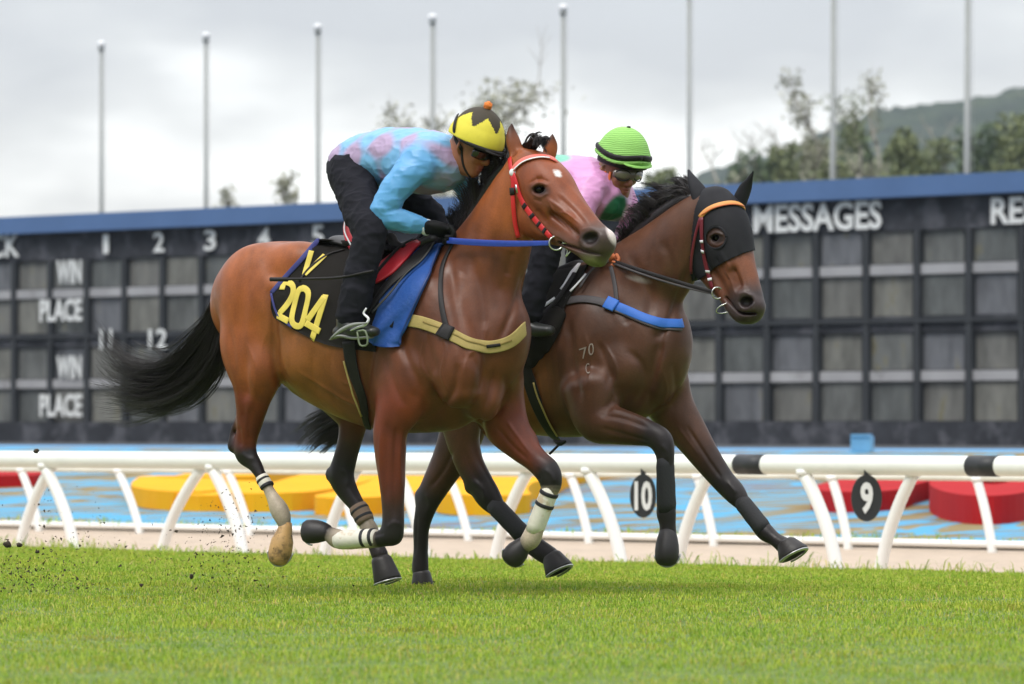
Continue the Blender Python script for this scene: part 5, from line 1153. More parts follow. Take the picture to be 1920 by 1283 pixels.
# ======== riders
def fingers(B_, c, fd, dn, sd, s=1.0, col=None, r=.0098, spread=.019):
    """curled hand: c wrist end of the palm, fd along the palm, dn the way the fingers curl, sd across the knuckles"""
    c, fd, dn, sd = V(*c), unit(fd), unit(dn), unit(sd)
    B_.ell(c+fd*.045*s, V(.050, .040, .022)*s, [fd, sd, np.cross(fd, sd)], k=.012, col=col)
    for i, (o_, l) in enumerate(((-1.5, .88), (-.5, 1.0), (.5, .95), (1.5, .78))):
        k0 = c+fd*.085*s*(.93+.07*l)+sd*o_*spread*s; r_ = r*s*(1 if i < 3 else .88)
        B_.tube([(*k0-fd*.02*s, r_*1.1, r_*1.1), (*k0, r_*1.12, r_*1.12), (*(k0+fd*.018*s*l+dn*.022*s*l), r_, r_), (*(k0+fd*.008*s+dn*.044*s*l), r_*.95, r_*.95), (*(k0-fd*.014*s+dn*.046*s*l), r_*.85, r_*.85)][1:], sd, k=.006, sub=3, col=col)
    t0 = c+fd*.03*s-sd*.034*s
    B_.tube([(*t0, .013*s, .013*s), (*(t0+fd*.026*s-sd*.010*s+dn*.012*s), .012*s, .012*s), (*(t0+fd*.05*s-sd*.002*s+dn*.026*s), .010*s, .010*s)], sd, k=.010, sub=3, col=col)
def folds(A_, freq, amp, seed, dirv=None):
    def g(X, N):
        q = np.asarray(X)
        n = vnoise(q*V(1, 1, 1), freq, seed); w_ = np.sin((q@(V(*dirv)))*2*math.pi+3.2*vnoise(q, freq*.6, seed+3)) if dirv is not None else 0
        rd = (1-np.abs(vnoise(q, freq*1.7, seed+5)))**3
        rd2 = (1-np.abs(vnoise(q*V(1, 1, 1.8), freq*2.6, seed+9)))**4
        return q+N*((n*.6+w_*.25+rd*1.1+rd2*.6-.6)*amp)[:, None]
    return g
SKIN = V(*srgb(150, 96, 70)); SKIN2 = V(*srgb(142, 92, 68)); SKD = SKIN*.5
m_skin = mat('skin', (.3, .15, .1), .5, vcol=True, noise=(25, .08), bump=(160, .25, .001))
m_skin.node_tree.nodes['Principled BSDF'].inputs['Subsurface Weight'].default_value = .08
m_skin.node_tree.nodes['Principled BSDF'].inputs['Subsurface Scale'].default_value = .02
m_trou = mat('dark_trousers', (.014, .014, .019), .85, spec=.15, bump=(140, .3, .002), noise=(12, .2)); m_glove = mat('black_glove', (.010, .010, .011), .7, spec=.2, bump=(120, .3, .001))
m_boot = mat('dark_boot', (.03, .032, .03), .35, noise=(20, .2)); m_sole = mat('grey_sole', srgb(140, 142, 138), .6)
m_silk = mat('silk', (.3, .5, .6), .42, vcol=True, sheen=.05, bump=(45, .18, .002))
def rider_skin(ref, s, parent, hc, fh, sk, torso, arms, legs, nm='body', mouth=True, neck=None):
    """one continuous body: head with face, neck, trunk, arms, legs"""
    B_ = Body(); up = unit(V(0, 0, 1)*1.0+fh*(-fh[2])); sd = unit(np.cross(up, fh)); up = np.cross(fh, sd); ax = [fh, sd, up]; hc = V(*hc)
    q = lambda a, b, c_: hc+fh*a+sd*b+up*c_
    B_.ell(q(0, 0, .02), V(.095, .074, .10), ax, k=.02, col=sk)
    B_.ell(q(.022, 0, -.055), V(.066, .058, .062), ax, k=.03, col=sk)
    B_.ell(q(.05, 0, -.098), V(.032, .032, .022), ax, k=.03, col=sk)                    # chin
    B_.tube([(*q(.088, 0, .012), .009, .009), (*q(.102, 0, -.012), .011, .011), (*q(.108, 0, -.030), .014, .015), (*q(.092, 0, -.038), .010, .014)], sd, k=.014, col=sk)   # nose
    for t in (-1, 1):
        B_.ell(q(.074, t*.034, -.022), V(.022, .026, .020), ax, k=.02, col=sk*1.06)      # cheekbone
        B_.ell(q(.098, t*.012, -.034), V(.009, .008, .007), ax, k=.008, col=sk)
        B_.ell(q(.090, t*.030, .010), V(.014, .018, .010), ax, k=.012, op='-')           # eye socket
        B_.ell(q(.082, t*.030, .008), V(.012, .014, .011), ax, k=.004, col=V(.55, .5, .46))
        B_.tube([(*q(-.008, t*.074, .016), .016, .007), (*q(-.004, t*.080, -.004), .017, .007), (*q(.002, t*.074, -.026), .010, .006)], fh, k=.008, col=sk*.95)  # ear
        B_.tube([(*q(.084, t*.018, .026), .006, .008), (*q(.078, t*.045, .026), .005, .006)], fh, k=.01, col=V(.03, .02, .015))     # brow
    B_.ell(q(.086, 0, -.060), V(.012, .024, .007), ax, k=.006, col=V(*srgb(150, 80, 72)))
    B_.ell(q(.083, 0, -.073), V(.013, .020, .008), ax, k=.006, col=V(*srgb(155, 86, 76)))
    B_.tube([(*q(.100, -.024, -.0665), .0022, .012), (*q(.100, .024, -.0665), .0022, .012)], fh, k=.003, op='-')
    B_.tube([(*neck[0], .058, .056), (*neck[1], .052, .052)], sd, k=.03, col=sk)
    B_.tube([(*r[:3], max(r[3]-.014, .03), max(r[4]-.014, .03)) for r in torso], ref.lat, k=.04, col=sk)
    for a in arms+legs: B_.tube([(*r[:3], max(r[3]-.012, .018), max(r[4]-.012, .018)) for r in a], ref.lat, k=.03, col=sk)
    lo = hc-.16; hi = hc+.16
    return finish(B_, nm, m_skin, parent, .0095, (lo), (hi)[()], post=None) if False else fin_fine(B_, nm, parent, hc)
def fin_fine(B_, nm, parent, hc):
    vs, fs = B_.mesh(.0095, (hc-.15, hc+.15), .0040); vs = relax(vs, fs, 1, .4); return mesh_obj(nm, vs, fs, m_skin, parent, cols=B_.colour(vs, .006))
def helmet(ref, C, fh, radii, m_list, face_fn, parent, name='helmet', cut=1.86):
    up = unit(V(0, 0, 1)-fh*fh[2]); sd = unit(np.cross(up, fh)); vs = []; fs = []; mi = []; n, mm = 96, 44
    for i in range(mm+1):
        for k in range(n):
            t = 2*math.pi*k/n; cu = cut-.16*(1-math.cos(t))/2*0; p = cu*i/mm
            rr = 1+.006*math.cos(8*t)*math.sin(p)**2
            bul = 1+.05*max(0, math.sin(p)-.9)*10
            vs.append(V(*C)+fh*radii[0]*math.sin(p)*math.cos(t)*bul*rr+sd*radii[1]*math.sin(p)*math.sin(t)*bul*rr+up*radii[2]*math.cos(p))
    for i in range(mm):
        for k in range(n):
            fs.append([i*n+k, (i+1)*n+k, (i+1)*n+(k+1) % n, i*n+(k+1) % n]); mi.append(face_fn((k+.5)/n, (i+.5)/mm))
    o = mesh_obj(name, vs, fs, None, parent, mats=m_list, fmat=mi)
    sm_ = o.modifiers.new('thick', 'SOLIDIFY'); sm_.thickness = .006; sm_.offset = -1
    return o, up, sd
# ---- rider 1
j1 = thing('person', r1(680, 600, .3), 'crouching rider in light blue and mauve silks with a yellow and black cap', 'person', 'racing riders')
tor = r1.n([(655, 303, 0, 37, 48), (690, 299, 0, 49, 58), (735, 297, 0, 57, 68), (780, 302, 0, 61, 74), (818, 306, 0, 56, 72), (842, 309, 0, 38, 48)])
armN = r1.n([(785, 308, .16, 36, 30), (765, 328, .20, 32, 28), (742, 356, .235, 28, 26), (722, 388, .26, 26, 24), (718, 402, .26, 23, 22), (736, 410, .25, 23, 20), (766, 418, .20, 19, 17), (800, 426, .14, 14, 13)])
armF = r1.n([(850, 318, -.15, 32, 28), (872, 345, -.20, 26, 24), (882, 375, -.22, 21, 20), (874, 402, -.20, 18, 17), (858, 420, -.12, 15, 14)])
legN = r1.n([(664, 330, .08, 44, 40), (672, 372, .17, 41, 36), (686, 412, .26, 38, 32), (693, 440, .30, 33, 30), (684, 480, .315, 32, 28), (674, 525, .325, 32, 28), (665, 560, .335, 31, 27), (657, 592, .34, 27, 24)])
legF = r1.n([(690, 335, -.08, 42, 38), (745, 368, -.18, 36, 32), (800, 402, -.27, 31, 28), (812, 425, -.29, 27, 26), (800, 470, -.31, 25, 24), (780, 530, -.33, 23, 22), (765, 590, -.34, 20, 20)])
fh1 = unit(V(.80, -.52, -.40)); hc1 = r1(881, 277, .0)
sk1 = rider_skin(r1, m1, j1, hc1, fh1, SKIN, tor, [armN, armF], [legN, legF], neck=(r1(846, 300), r1(872, 286)))
BL = V(*srgb(120, 176, 218)); MV = V(*srgb(168, 146, 178)); BLs = V(*srgb(92, 160, 212))
def silk1(X, C):
    q = np.asarray(X)-np.array(r1(735, 300)); a = q@r1.fwd; b = q@r1.lat; z = q[:, 2]
    px, py = px_of(np.asarray(X))
    s = a*1.0+z*.9+.055*vnoise(X, 8, 2); t = a*1.0-z*.9+b*.5+.055*vnoise(X, 7, 4); chk = np.sin(s*21)*np.sin(t*21)
    k = np.clip(chk*1.6+.35, 0, 1)[:, None]; body_ = BL*(1-k)+MV*k
    # the sleeves are plain blue
    slv = C[:, 0:1]; return body_*(1-slv)+BLs*slv
B = Body(); B.tube(tor, L, k=.03, col=V(0, 0, 0)); B.tube(armN, L, k=.03, col=V(1, 0, 0)); B.tube(armF, L, k=.03, col=V(1, 0, 0))
B.ell(r1(800, 285, .1), V(.08, .09, .07), ax3, k=.05, col=V(0, 0, 0))
finish(B, 'shirt', m_silk, j1, .0062, None, None, silk1, 1, folds(None, 9, .0045, 3, (7, 3, 12)))
B = Body(); B.tube(r1.n([(651, 314, 0, 32, 46), (680, 338, 0, 38, 54)]), L, k=.04); B.tube(legN, L, k=.04); B.tube(legF, L, k=.04)
B.ell(r1(652, 322, .07), V(.075, .085, .085), ax3, k=.05)
for p in B.p: pass
def trou(B_, parent, seed, h=.0075):
    vs, fs = B_.mesh(h); vs = relax(vs, fs, 1, .4); vs = folds(None, 10, .0065, seed, (3, 2, 9))(vs, vnormals(vs, fs)); return mesh_obj('trousers', vs, fs, m_trou, parent)
trou(B, j1, 8)
B = Body(); B.tube(r1.n([(657, 586, .34, 25, 22), (650, 606, .345, 19, 18), (664, 617, .35, 15, 17), (686, 621, .355, 13, 18), (702, 622, .36, 9, 14)]), L, k=.015); B.ell(r1(640, 622, .345), V(.042, .036, .028), ax3, k=.015); B.ell(r1(672, 622, .35), V(.065, .04, .032), ax3, k=.02)
vs, fs = B.mesh(.006); mesh_obj('boot', vs, fs, m_boot, j1)
v, f = pipe([r1(619, 637, .36), r1(640, 630, .36), r1(664, 634, .36), r1(696, 632, .36)], [.004, .010, .012, .010], 10, sub=4, flat=(.7, 2.6)); mesh_obj('sole', v, f, m_sole, j1)
v, f = pipe([r1(621, 634, .40), r1(640, 619, .415), r1(662, 609, .42), r1(688, 606, .41)], [.004, .009, .008, .004], 8, sub=4); mesh_obj('boot_trim', v, f, m_sole, j1)
B = Body(); B.tube(r1.n([(765, 590, -.34, 19, 19), (758, 612, -.34, 16, 16), (790, 622, -.34, 13, 16)]), L, k=.015); vs, fs = B.mesh(.008); mesh_obj('boot', vs, fs, m_boot, j1)
B = Body(); hp = r1(803, 427, .135); fingers(B, hp+V(.0, 0, 0), (1, -.30, -.10), (-.1, .1, -1), (.15, -.95, .25), 1.2); B.tube([(*hp-V(.02, 0, 0), .033, .030), (*hp+V(.02, -.01, 0), .030, .028)], L, k=.02)
vs, fs = B.mesh(.0045); mesh_obj('glove', vs, fs, m_glove, j1)
B = Body(); hp2 = r1(858, 420, -.10); fingers(B, hp2, (-.5, -.6, -.35), (-.15, -.15, -1), (.7, -.6, .3), 1.1); B.tube([(*hp2+V(0, 0, .03), .03, .03), (*hp2-V(0, 0, .01), .028, .028)], L, k=.02)
vs, fs = B.mesh(.0045); mesh_obj('glove', vs, fs, m_glove, j1)
band(r1, (797, 426), (803, 427), .14, 15.5, 15.5, m_w, j1, name='cuff')
band(r1, (840, 304), (856, 294), .0, 36, 31, mat('white_collar', srgb(205, 208, 214), .7), j1, name='collar', bb=1.0)
m_capy = mat('yellow_cap', srgb(222, 208, 66), .7, noise=(30, .05), bump=(200, .4, .001)); m_capb = mat('black_cap_panel', srgb(56, 48, 32), .7, noise=(30, .1))
def zig(t, p):
    z = abs(((t*6+.30) % 1)*2-1); return 1 if p < .40+.30*z else 0
hel, up1, sd1v = helmet(r1, r1(893, 262, 0), fh1*1.0, (54*m1, 47*m1, 62*m1), [m_capy, m_capb], zig, j1, cut=1.60)
def in_h(C, fh, up, sd, a, b, c): return V(*C)+fh*a+sd*b+up*c
HC1 = r1(893, 262, 0)
pts = [HC1+fh1*(math.cos(t)*55*m1+.012)+sd1v*math.sin(t)*46*m1+up1*(-.008-.004*math.cos(t)) for t in np.linspace(-1.7, 1.7, 26)]
v, f = pipe(pts, .008, 10, flat=(1.2, 1.0)); mesh_obj('cap_band', v, f, m_blkl, j1)
B = Body(); B.ell(HC1+fh1*.118+up1*-.012, V(.040, .085, .009), [unit(fh1-up1*.25), sd1v, unit(up1+fh1*.25)], k=.01); vs, fs = B.mesh(.005); mesh_obj('peak', vs, fs, m_blkl, j1)
pc = HC1+up1*(62*m1+.012)
v, f = ballm(pc, .019, 20, 14); v = np.array(v); n = unit(v-pc) if False else (v-pc)/np.linalg.norm(v-pc, axis=1)[:, None]; v = v+n*(.0035*vnoise(v, 260, 1))[:, None]; mesh_obj('pompom', v, f, mat('orange_wool', srgb(230, 130, 62), .95, bump=(300, .8, .002)), j1)
TH1 = [bvh(hel), bvh(sk1)]
strap(TH1, [(884, 199), (868, 208), (857, 224), (853, 244), (856, 262), (864, 280)], 7, m_blkl, j1, 'goggle_strap', lift=.008, s=m1)
TK1 = [bvh(sk1)]
def goggles(hc, fh, up, sd, parent, col, sz=1., drop=0):
    q = lambda a, b, c_: V(*hc)+fh*a+sd*b+up*c_
    mm = MB(); W_ = []
    n = 22; vs = []; fs = []
    for i in range(n):
        t = -1.25+2.5*i/(n-1); c = q(.062+.046*math.cos(t), .082*math.sin(t)*sz, .006+drop); o_ = unit(fh*math.cos(t)+sd*math.sin(t)); hgt = .026*sz*(1-.35*abs(math.sin(t*1.0))**3)*(1 if abs(t) > .12 else .82)
        for k in range(10): a = 2*math.pi*k/10; vs.append(c+up*hgt*math.cos(a)+o_*.012*math.sin(a))
    fs = [[i*10+k, i*10+(k+1) % 10, (i+1)*10+(k+1) % 10, (i+1)*10+k] for i in range(n-1) for k in range(10)]+[list(range(10))[::-1], [(n-1)*10+k for k in range(10)]]
    return mesh_obj('goggles', vs, fs, col, parent)
m_lens = mat('dark_lens', (.006, .006, .008), .08, spec=.7, coat=.5)
goggles(hc1, fh1, up1, sd1v, j1, m_lens, 1.1, -.002)
v, f = pipe([V(*hc1)+fh1*a+sd1v*(-.086)*s_+up1*c for a, s_, c in ((.10, .6, .022), (.07, .9, .028), (.0, 1.0, .03))], .0025, 6, sub=4); mesh_obj('goggle_rim', v, f, m_steel, j1)
strap(TK1, [(866, 276), (867, 300), (872, 318), (882, 332)], 4, m_blkl, j1, 'chin_strap', lift=.003)
# whip tucked under the arm side
t = thing('riding_whip', r1(640, 520, .38), 'thin black whip pointing back over the number cloth', 'whip')
v, f = pipe([r1(700, 508, .40), r1(640, 520, .385), (r1(580, 523, .36)), r1(508, 524, .33)], [.006, .006, .0055, .007], 8, sub=4); mesh_obj('shaft', v, f, m_blkl, t)
v, f = pipe([r1(540, 524, .342), r1(506, 524, .33)], [.008, .007], 8, flat=(1.3, .5)); mesh_obj('keeper', v, f, m_blkl, t)
# reins of horse 1
hand = hp+V(.06, -.05, -.02)
airstrap([T1], r1(842, 450, .16), bc-V(.03, 0, 0), 9, m_brein, br1, lift=.02, sag=.006)
airstrap([T1], r1(838, 454, .16), bc-V(.03, 0, .004), 5, m_brein, br1, lift=.03, sag=.010)
# ======== tack of horse 2
def shell(o, mask, lift, name, m, parent):
    me = o.data; off = np.array(o.parent.location[:]); n = len(me.vertices); co = np.empty(n*3); me.vertices.foreach_get('co', co); co = co.reshape(-1, 3)+off
    nn = np.array([v.normal[:] for v in me.vertices]); mk = mask(co); fs = np.array([p.vertices[:] for p in me.polygons if len(p.vertices) == 4]); fs = fs[mk[fs].all(1)]
    use = np.unique(fs); mp_ = -np.ones(n, int); mp_[use] = range(len(use)); ob = mesh_obj(name, co[use]+nn[use]*lift, mp_[fs], m, parent)
    s_ = ob.modifiers.new('thick', 'SOLIDIFY'); s_.thickness = .004; s_.offset = 0; return ob
m_hood = mat('black_mesh_hood', (.018, .018, .021), .7, spec=.2, bump=(300, .5, .001), noise=(25, .15))
hd2 = thing('hood', gx(1345, 420), 'black cloth hood with pointed ear covers on the dark bay horse', 'hood')
def hoodmask(X):
    px, py = px_of(X); low = np.interp(px, [1285, 1300, 1318, 1330, 1345, 1365, 1390, 1420], [528, 526, 522, 512, 500, 490, 478, 468])
    left = np.interp(py, [355, 395, 440, 490, 530], [1318, 1303, 1297, 1292, 1296])
    hole = ((px-1343)/18)**2+((py-446)/20)**2 < 1
    return (py < low) & (px > left) & ~(hole & (X[:, 1] < gx(1343, 446)[1]-.02))
hood = shell(body2, hoodmask, .006, 'hood_cloth', m_hood, hd2); TH = [bvh(hood), T2]
ring(ray(TH, 1343, 446)[0]+V(0, -.022, 0), unit(V(1, -.55, -.1)), (0.05, -.25, .97), 0, 0, m_hood, hd2) if False else None
strap(TH, [(1343+19*math.cos(a), 446+21*math.sin(a)) for a in np.linspace(0, 6.283, 17)], 4, m_hood, hd2, 'eye_hole_binding', lift=.006, step=4)
B = Body(); earn(B, [(*gx(1330, 400, .06), 19*m2), (*gx(1319, 378, .08), 20*m2), (*gx(1308, 356, .09), 15*m2), (*gx(1298, 336, .08), 9*m2), (*gx(1291, 319, .05), 2.5*m2)], unit(V(.3, -1, 0)), V(1, 1, 1))
vs, fs = B.mesh(.0055); mesh_obj('ear_cover', vs, fs, m_hood, hd2)
B = Body(); earn(B, [(*gx(1384, 386, -.10), 14*m2), (*gx(1390, 370, -.11), 14*m2), (*gx(1398, 352, -.12), 12*m2), (*gx(1406, 336, -.12), 6*m2), (*gx(1412, 322, -.12), 2*m2)], unit(V(.3, -1, 0)), V(1, 1, 1))
vs, fs = B.mesh(.0055); mesh_obj('ear_cover', vs, fs, m_hood, hd2)
br2 = thing('bridle', gx(1330, 460), 'maroon bridle with orange browband and black reins on the hooded horse', 'bridle')
m_org = mat('orange_browband', srgb(214, 150, 78), .5); m_mar = mat('maroon_strap', srgb(112, 36, 48), .4)
strap(TH, [(1314, 408), (1322, 398), (1338, 389), (1356, 384), (1376, 382), (1395, 388)], 9, m_org, br2, 'browband', lift=.009, s=m2, th=.006, wrap=(.004, .03, -.01))
strap(TH, [(1318, 404), (1338, 393), (1356, 388), (1376, 386), (1392, 390)], 2, mat('browband_line', srgb(190, 90, 40), .5), br2, 'browband_piping', lift=.013, s=m2, th=.003)
strap(TH, [(1317, 408), (1318, 440), (1321, 470), (1326, 500), (1332, 522), (1339, 543)], 8, m_mar, br2, 'cheekpiece', lift=.009, s=m2, th=.006)
for y in (452, 470, 509, 524): strap(TH, [(np.interp(y, [440, 470, 500, 543], [1318, 1321, 1326, 1339]), y-2), (np.interp(y, [440, 470, 500, 543], [1318, 1321, 1326, 1339])+.6, y+3)], 9, m_w, br2, 'tape_band', lift=.013, s=m2, step=2)
strap(TH, [(1315, 408), (1307, 434), (1300, 462), (1296, 492), (1296, 512)], 5, m_mar, br2, 'throatlatch', lift=.009, s=m2)
p, n = ray(TH, 1342, 548); b2c = p+V(.008, -.02, -.004); ring(b2c, (1, .2, 0), (0, 0, 1), .026, .004, m_steel, br2)
pts = [b2c+V(.035, -.01, -.07)+V(.042, 0, .012)*math.cos(a)+V(0, -.01, .02)*math.sin(a) for a in np.linspace(0, 6.28, 20)]; v, f = pipe(pts, .0028, 6); mesh_obj('bit_cheek', v, f, m_steel, br2)
sc2 = thing('saddle_cloth', r2(1030, 620, .3), 'black saddle cloth with white edging on the dark bay horse', 'saddle cloth'); trees_d = 24.9
patch([T2], [(930, 520), (1010, 516), (1060, 508), (1104, 500)], [(925, 640), (985, 655), (1000, 690), (1030, 640), (1062, 572)], m_cloth, sc2, 'cloth', lift=.010, th=.006, nu=36, nv=22, over=(-L2*.14, 4, .04), wr=lambda u, v: .010*np.sin(u*26+v*4)*v)
strap([T2], [(1092, 502), (1078, 520), (1066, 538), (1056, 548)], [8, 14, 10, 4], m_w, sc2, 'white_edge', lift=.028, s=m2); strap([T2], [(1104, 520), (1090, 536), (1074, 552)], 4, m_w, sc2, 'white_edge', lift=.03, s=m2)
strap([T2], [(1046, 564), (1030, 575), (1012, 586)], 6, m_w, sc2, 'white_edge', lift=.030, s=m2); strap([T2], [(1006, 596), (994, 610), (978, 626)], [18, 22, 12], m_w, sc2, 'white_edge', lift=.030, s=m2)
B = Body(); 
for x0, y0, x1, y1, rr_ in ((1050, 585, 1010, 665, 12), (1040, 590, 994, 680, 13), (1056, 590, 1024, 655, 9)):
    B.tube([(*ray([T2], x0, y0, .015)[0], rr_*m2*.6, rr_*m2), (*ray([T2], (x0+x1)/2, (y0+y1)/2, .02)[0], rr_*m2, rr_*m2*1.3), (*ray([T2], x1, y1, .015)[0], rr_*m2*.7, rr_*m2)], V(1, 0, 0), k=.02)
vs, fs = B.mesh(.007); mesh_obj('hanging_fold', vs, fs, m_cloth, sc2)
sd2 = thing('saddle', r2(1020, 520, .1), 'small black racing saddle under the rider in pink', 'saddle')
B = Body(); B.tube(r2.n([(930, 512, 0, 12, 42), (985, 520, 0, 10, 44), (1040, 514, 0, 10, 36), (1085, 500, 0, 13, 24)]), L2, k=.02, col=(1, 1, 1)); vs, fs = B.mesh(.009); mesh_obj('seat', vs, fs, m_blkl, sd2)
strap([T2], [(980, 665), (990, 700), (1002, 740), (1020, 785), (1044, 824)], [24, 24, 24, 20, 15], m_blkl, sd2, 'girth', lift=.012, s=m2, th=.006)
strap([T2], [(1003, 716), (1014, 748), (1030, 785), (1046, 812)], 3, m_khk, sd2, 'girth_edge', lift=.018, s=m2)
v, f = pipe([r2(1040, 826, .12), r2(1050, 831, .13), r2(1060, 828, .14)], [.008, .014, .007], 8, sub=3); mesh_obj('girth_knot', v, f, m_blkl, sd2)
v, f = pipe([r2(1050, 832, .13), r2(1040, 842, .14), r2(1030, 852, .15)], .006, 8, sub=3); mesh_obj('strap_end', v, f, m_blkl, sd2)
strap([T2], [(1084, 520), (1062, 552), (1040, 580), (1005, 610)], 9, m_blkl, sd2, 'stirrup_leather', lift=.035, s=m2)
bp2 = thing('breastplate', r2(1160, 575, .2), 'black and bright blue breastplate across the shoulder of the dark bay horse', 'breastplate')
m_bb = mat('bright_blue_band', srgb(52, 112, 205), .6, noise=(20, .08)); m_gw = mat('grey_black_webbing', srgb(66, 62, 64), .6, noise=(30, .2))
strap([T2], [(1062, 566), (1090, 562), (1120, 565), (1146, 573)], 15, m_gw, bp2, 'chest_strap', lift=.008, s=m2, th=.005)
strap([T2], [(1140, 570), (1170, 580), (1205, 596), (1240, 606), (1277, 608)], 17, m_bb, bp2, 'chest_band', lift=.008, s=m2, th=.008, wrap=(.006, .05, .01))
strap([T2], [(1140, 580), (1170, 590), (1205, 606), (1240, 617), (1277, 619)], 4, m_gw, bp2, 'piping', lift=.008, s=m2)
strap([T2], [(1137, 568), (1156, 577)], 24, m_bb, bp2, 'loop', lift=.016, s=m2, th=.01, step=3)
strap([T2], [(1146, 500), (1151, 520), (1155, 545), (1157, 568)], 8, m_gw, bp2, 'neck_strap', lift=.006, s=m2)
bd = mat('freeze_brand', srgb(150, 138, 128), .7)
decal([T2], '7', ((1086, 655), (1100, 650), (1099, 672), (1092, 673)), bd, h2, 'brand', lift=.002, bold=-.008); decal([T2], '0', ((1103, 646), (1113, 642), (1114, 664), (1104, 668)), bd, h2, 'brand', lift=.002, bold=-.008)
decal([T2], 'C', ((1098, 682), (1105, 681), (1106, 701), (1099, 702)), bd, h2, 'brand', lift=.002, bold=-.01)
# ---- rider 2
j2 = thing('person', r2(1000, 600, .3), 'crouching rider in pink and green silks with a lime green cap, farther from the camera', 'person', 'racing riders')
tor2 = r2.n([(965, 350, 0, 40, 46), (1005, 345, 0, 48, 56), (1050, 342, 0, 52, 66), (1092, 346, 0, 52, 72), (1125, 354, 0, 48, 70), (1145, 362, 0, 34, 46)])
aN = r2.n([(1105, 352, .15, 34, 28), (1092, 385, .21, 28, 26), (1078, 425, .25, 24, 24), (1078, 445, .25, 22, 22), (1100, 462, .20, 18, 17), (1124, 478, .12, 14, 13)])
aF = r2.n([(1158, 366, -.13, 30, 26), (1176, 388, -.17, 24, 22), (1182, 412, -.19, 21, 20), (1172, 438, -.16, 18, 17), (1156, 462, -.08, 15, 14)])
lN = r2.n([(975, 365, .08, 42, 38), (1000, 405, .18, 38, 34), (1022, 445, .27, 32, 30), (1026, 465, .29, 28, 28), (1016, 500, .31, 26, 25), (1004, 545, .33, 24, 23), (994, 590, .34, 21, 21)])
lF = r2.n([(995, 370, -.08, 40, 36), (1050, 405, -.18, 34, 30), (1090, 440, -.27, 29, 27), (1085, 480, -.30, 25, 24), (1070, 560, -.33, 21, 21)])
fh2 = unit(V(.58, -.76, -.30)); hc2 = r2(1157, 322, .0)
sk2 = rider_skin(r2, m2, j2, hc2, fh2, SKIN2, tor2, [aN, aF], [lN, lF], neck=(r2(1122, 345), r2(1145, 330)))
PK = V(*srgb(212, 148, 196)); GN = V(*srgb(18, 96, 62)); TL_ = V(*srgb(110, 185, 160))
def silk2(X, C):
    px, py = px_of(np.asarray(X)); k = blob(px, py, X, 1148, 402, 19, 44, .55, .15)*(1-C[:, 0:1]); c = PK*(1-k)+GN*k
    k2 = blob(px, py, X, 1040, 296, 30, 9, .0, .2)*(1-C[:, 0:1]); return c*(1-k2)+TL_*k2
B = Body(); B.tube(tor2, L2, k=.03, col=V(0, 0, 0)); B.tube(aN, L2, k=.03, col=V(1, 0, 0)); B.tube(aF, L2, k=.03, col=V(1, 0, 0)); B.ell(r2(1145, 385, 0), V(.075, .12, .075), ax4, k=.04, col=V(0, 0, 0))
finish(B, 'shirt', m_silk, j2, .0066, None, None, silk2, 1, folds(None, 9, .0045, 13, (7, 3, 12)))
B = Body(); B.tube(r2.n([(963, 360, 0, 36, 46), (990, 372, 0, 38, 52)]), L2, k=.04); B.tube(lN, L2, k=.04); B.tube(lF, L2, k=.04); trou(B, j2, 18, .0085)
for w_, x in ((.34, 990), (-.33, 1066)):
    B = Body(); B.tube(r2.n([(x+2, 586, w_, 20, 19), (x-4, 606, w_, 17, 17), (x+14, 618, w_, 14, 16), (x+40, 620, w_, 10, 14)]), L2, k=.015); vs, fs = B.mesh(.008); mesh_obj('boot', vs, fs, m_boot, j2)
m_og = mat('orange_brown_glove', srgb(196, 112, 70), .7)
for c, w_, dv in (((1124, 479), .11, (1, -.4, -.15)), ((1158, 462), -.07, (-.6, -.6, -.8))):
    B = Body(); hq = r2(*c, w_); fingers(B, hq, dv, (-.15, -.15, -1), (.2, -.9, .4), .95); B.tube([(*hq-unit(dv)*.02, .026, .026), (*hq+unit(dv)*.015, .025, .024)], L2, k=.02); vs, fs = B.mesh(.0045); mesh_obj('glove', vs, fs, m_og, j2)
band(r2, (1116, 352), (1130, 342), .0, 31, 27, mat('pink_collar', srgb(214, 160, 200), .7), j2, name='collar', bb=1.0)
m_lime = bpy.data.materials.new('lime_cap'); m_lime.use_nodes = True; nt = m_lime.node_tree; b = nt.nodes['Principled BSDF']; b.inputs['Roughness'].default_value = .7
tc = nd(nt, 'ShaderNodeTexCoord'); br_ = nd(nt, 'ShaderNodeTexWave', wave_type='BANDS', bands_direction='Z', i_Scale=34.0, i_Distortion=3.0); nt.links.new(tc.outputs['Object'], br_.inputs[0])
c = ramp(nt, [(.0, srgb(122, 176, 82)), (.4, srgb(142, 198, 98)), (1, srgb(152, 208, 108))]); nt.links.new(br_.outputs[1], c.inputs[0]); nt.links.new(c.outputs[0], b.inputs['Base Color'])
bb_ = nd(nt, 'ShaderNodeBump', i_Strength=.5, i_Distance=.003); nt.links.new(br_.outputs[1], bb_.inputs['Height']); nt.links.new(bb_.outputs[0], b.inputs['Normal'])
HC2 = r2(1168, 294, 0)
hel2, up2, sd2v = helmet(r2, HC2, fh2, (53*m2, 47*m2, 56*m2), [m_lime, m_blkl], lambda t, p: 0, j2, cut=1.60)
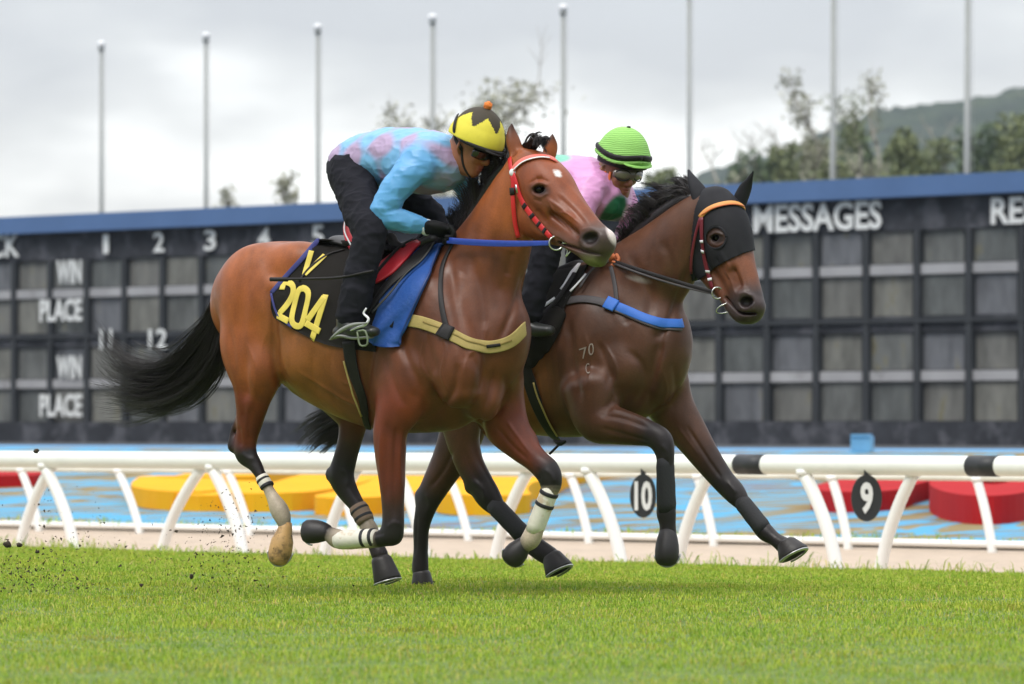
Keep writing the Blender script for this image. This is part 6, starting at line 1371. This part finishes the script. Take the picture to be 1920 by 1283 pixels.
for rad, cz, th_, mm_, nm in ((1.0, .022, .010, m_blkl, 'cap_band'), (1.02, .000, .0055, m_lime, 'cap_rim')):
    pts = [HC2+fh2*math.cos(t)*(54*m2*rad+.004)+sd2v*math.sin(t)*(48*m2*rad+.003)+up2*(cz+.008*math.cos(t*3)) for t in np.linspace(0, 6.283, 49)]
    v, f = pipe(pts, th_, 8, flat=(1.3, .7), up=up2); mesh_obj(nm, v, f, mm_, j2)
B = Body(); B.ell(HC2+fh2*.116+up2*-.006, V(.042, .085, .008), [unit(fh2-up2*.25), sd2v, unit(up2+fh2*.25)], k=.01); vs, fs = B.mesh(.005); mesh_obj('peak', vs, fs, m_lime, j2)
pts = [HC2+fh2*math.cos(t)*(51*m2)+sd2v*math.sin(t)*(46*m2)+up2*(-.014) for t in np.linspace(-1.9, 1.9, 30)]; v, f = pipe(pts, .012, 8, flat=(1.6, .6), up=up2); mesh_obj('under_band', v, f, m_blkl, j2)
v, f = ballm(HC2+up2*(56*m2+.002), (.010, .010, .005)); mesh_obj('button', v, f, m_blkl, j2)
m_lens2 = mat('smoke_lens', (.16, .13, .11), .2, spec=.7, coat=.4)
goggles(hc2, fh2, up2, sd2v, j2, m_lens2, 1.0, .004)
for t0, t1 in ((-1.1, -.12), (.12, 1.1)):
    pts = []
    for k in range(25):
        a = 2*math.pi*k/24; t = (t0+t1)/2+(t1-t0)/2*math.cos(a); pts.append(V(*hc2)+fh2*(.064+.052*math.cos(t))+sd2v*.088*math.sin(t)+up2*(.010+.026*math.sin(a)))
    v, f = pipe(pts, .0032, 6); mesh_obj('goggle_rim', v, f, m_blkl, j2)
m_os = mat('orange_chin_strap', srgb(215, 105, 55), .6); TK2 = [bvh(sk2)]
strap(TK2, [(1134, 322), (1138, 338), (1141, 354), (1148, 366)], 5, m_os, j2, 'chin_strap', lift=.004, s=m2); strap(TK2, [(1146, 322), (1141, 338), (1140, 352)], 5, m_os, j2, 'chin_strap', lift=.006, s=m2)
airstrap([T2], r2(1150, 490, .12), b2c-V(.02, 0, -.004), 7, m_blkl, br2, lift=.02, s=m2, sag=.004); airstrap([T2], r2(1150, 494, .12), b2c-V(.02, 0, .004), 4, m_gw, br2, lift=.03, s=m2, sag=.012)
strap([T2], [(1148, 494), (1130, 500), (1110, 518), (1092, 545)], 5, m_gw, br2, 'rein', lift=.03, s=m2)
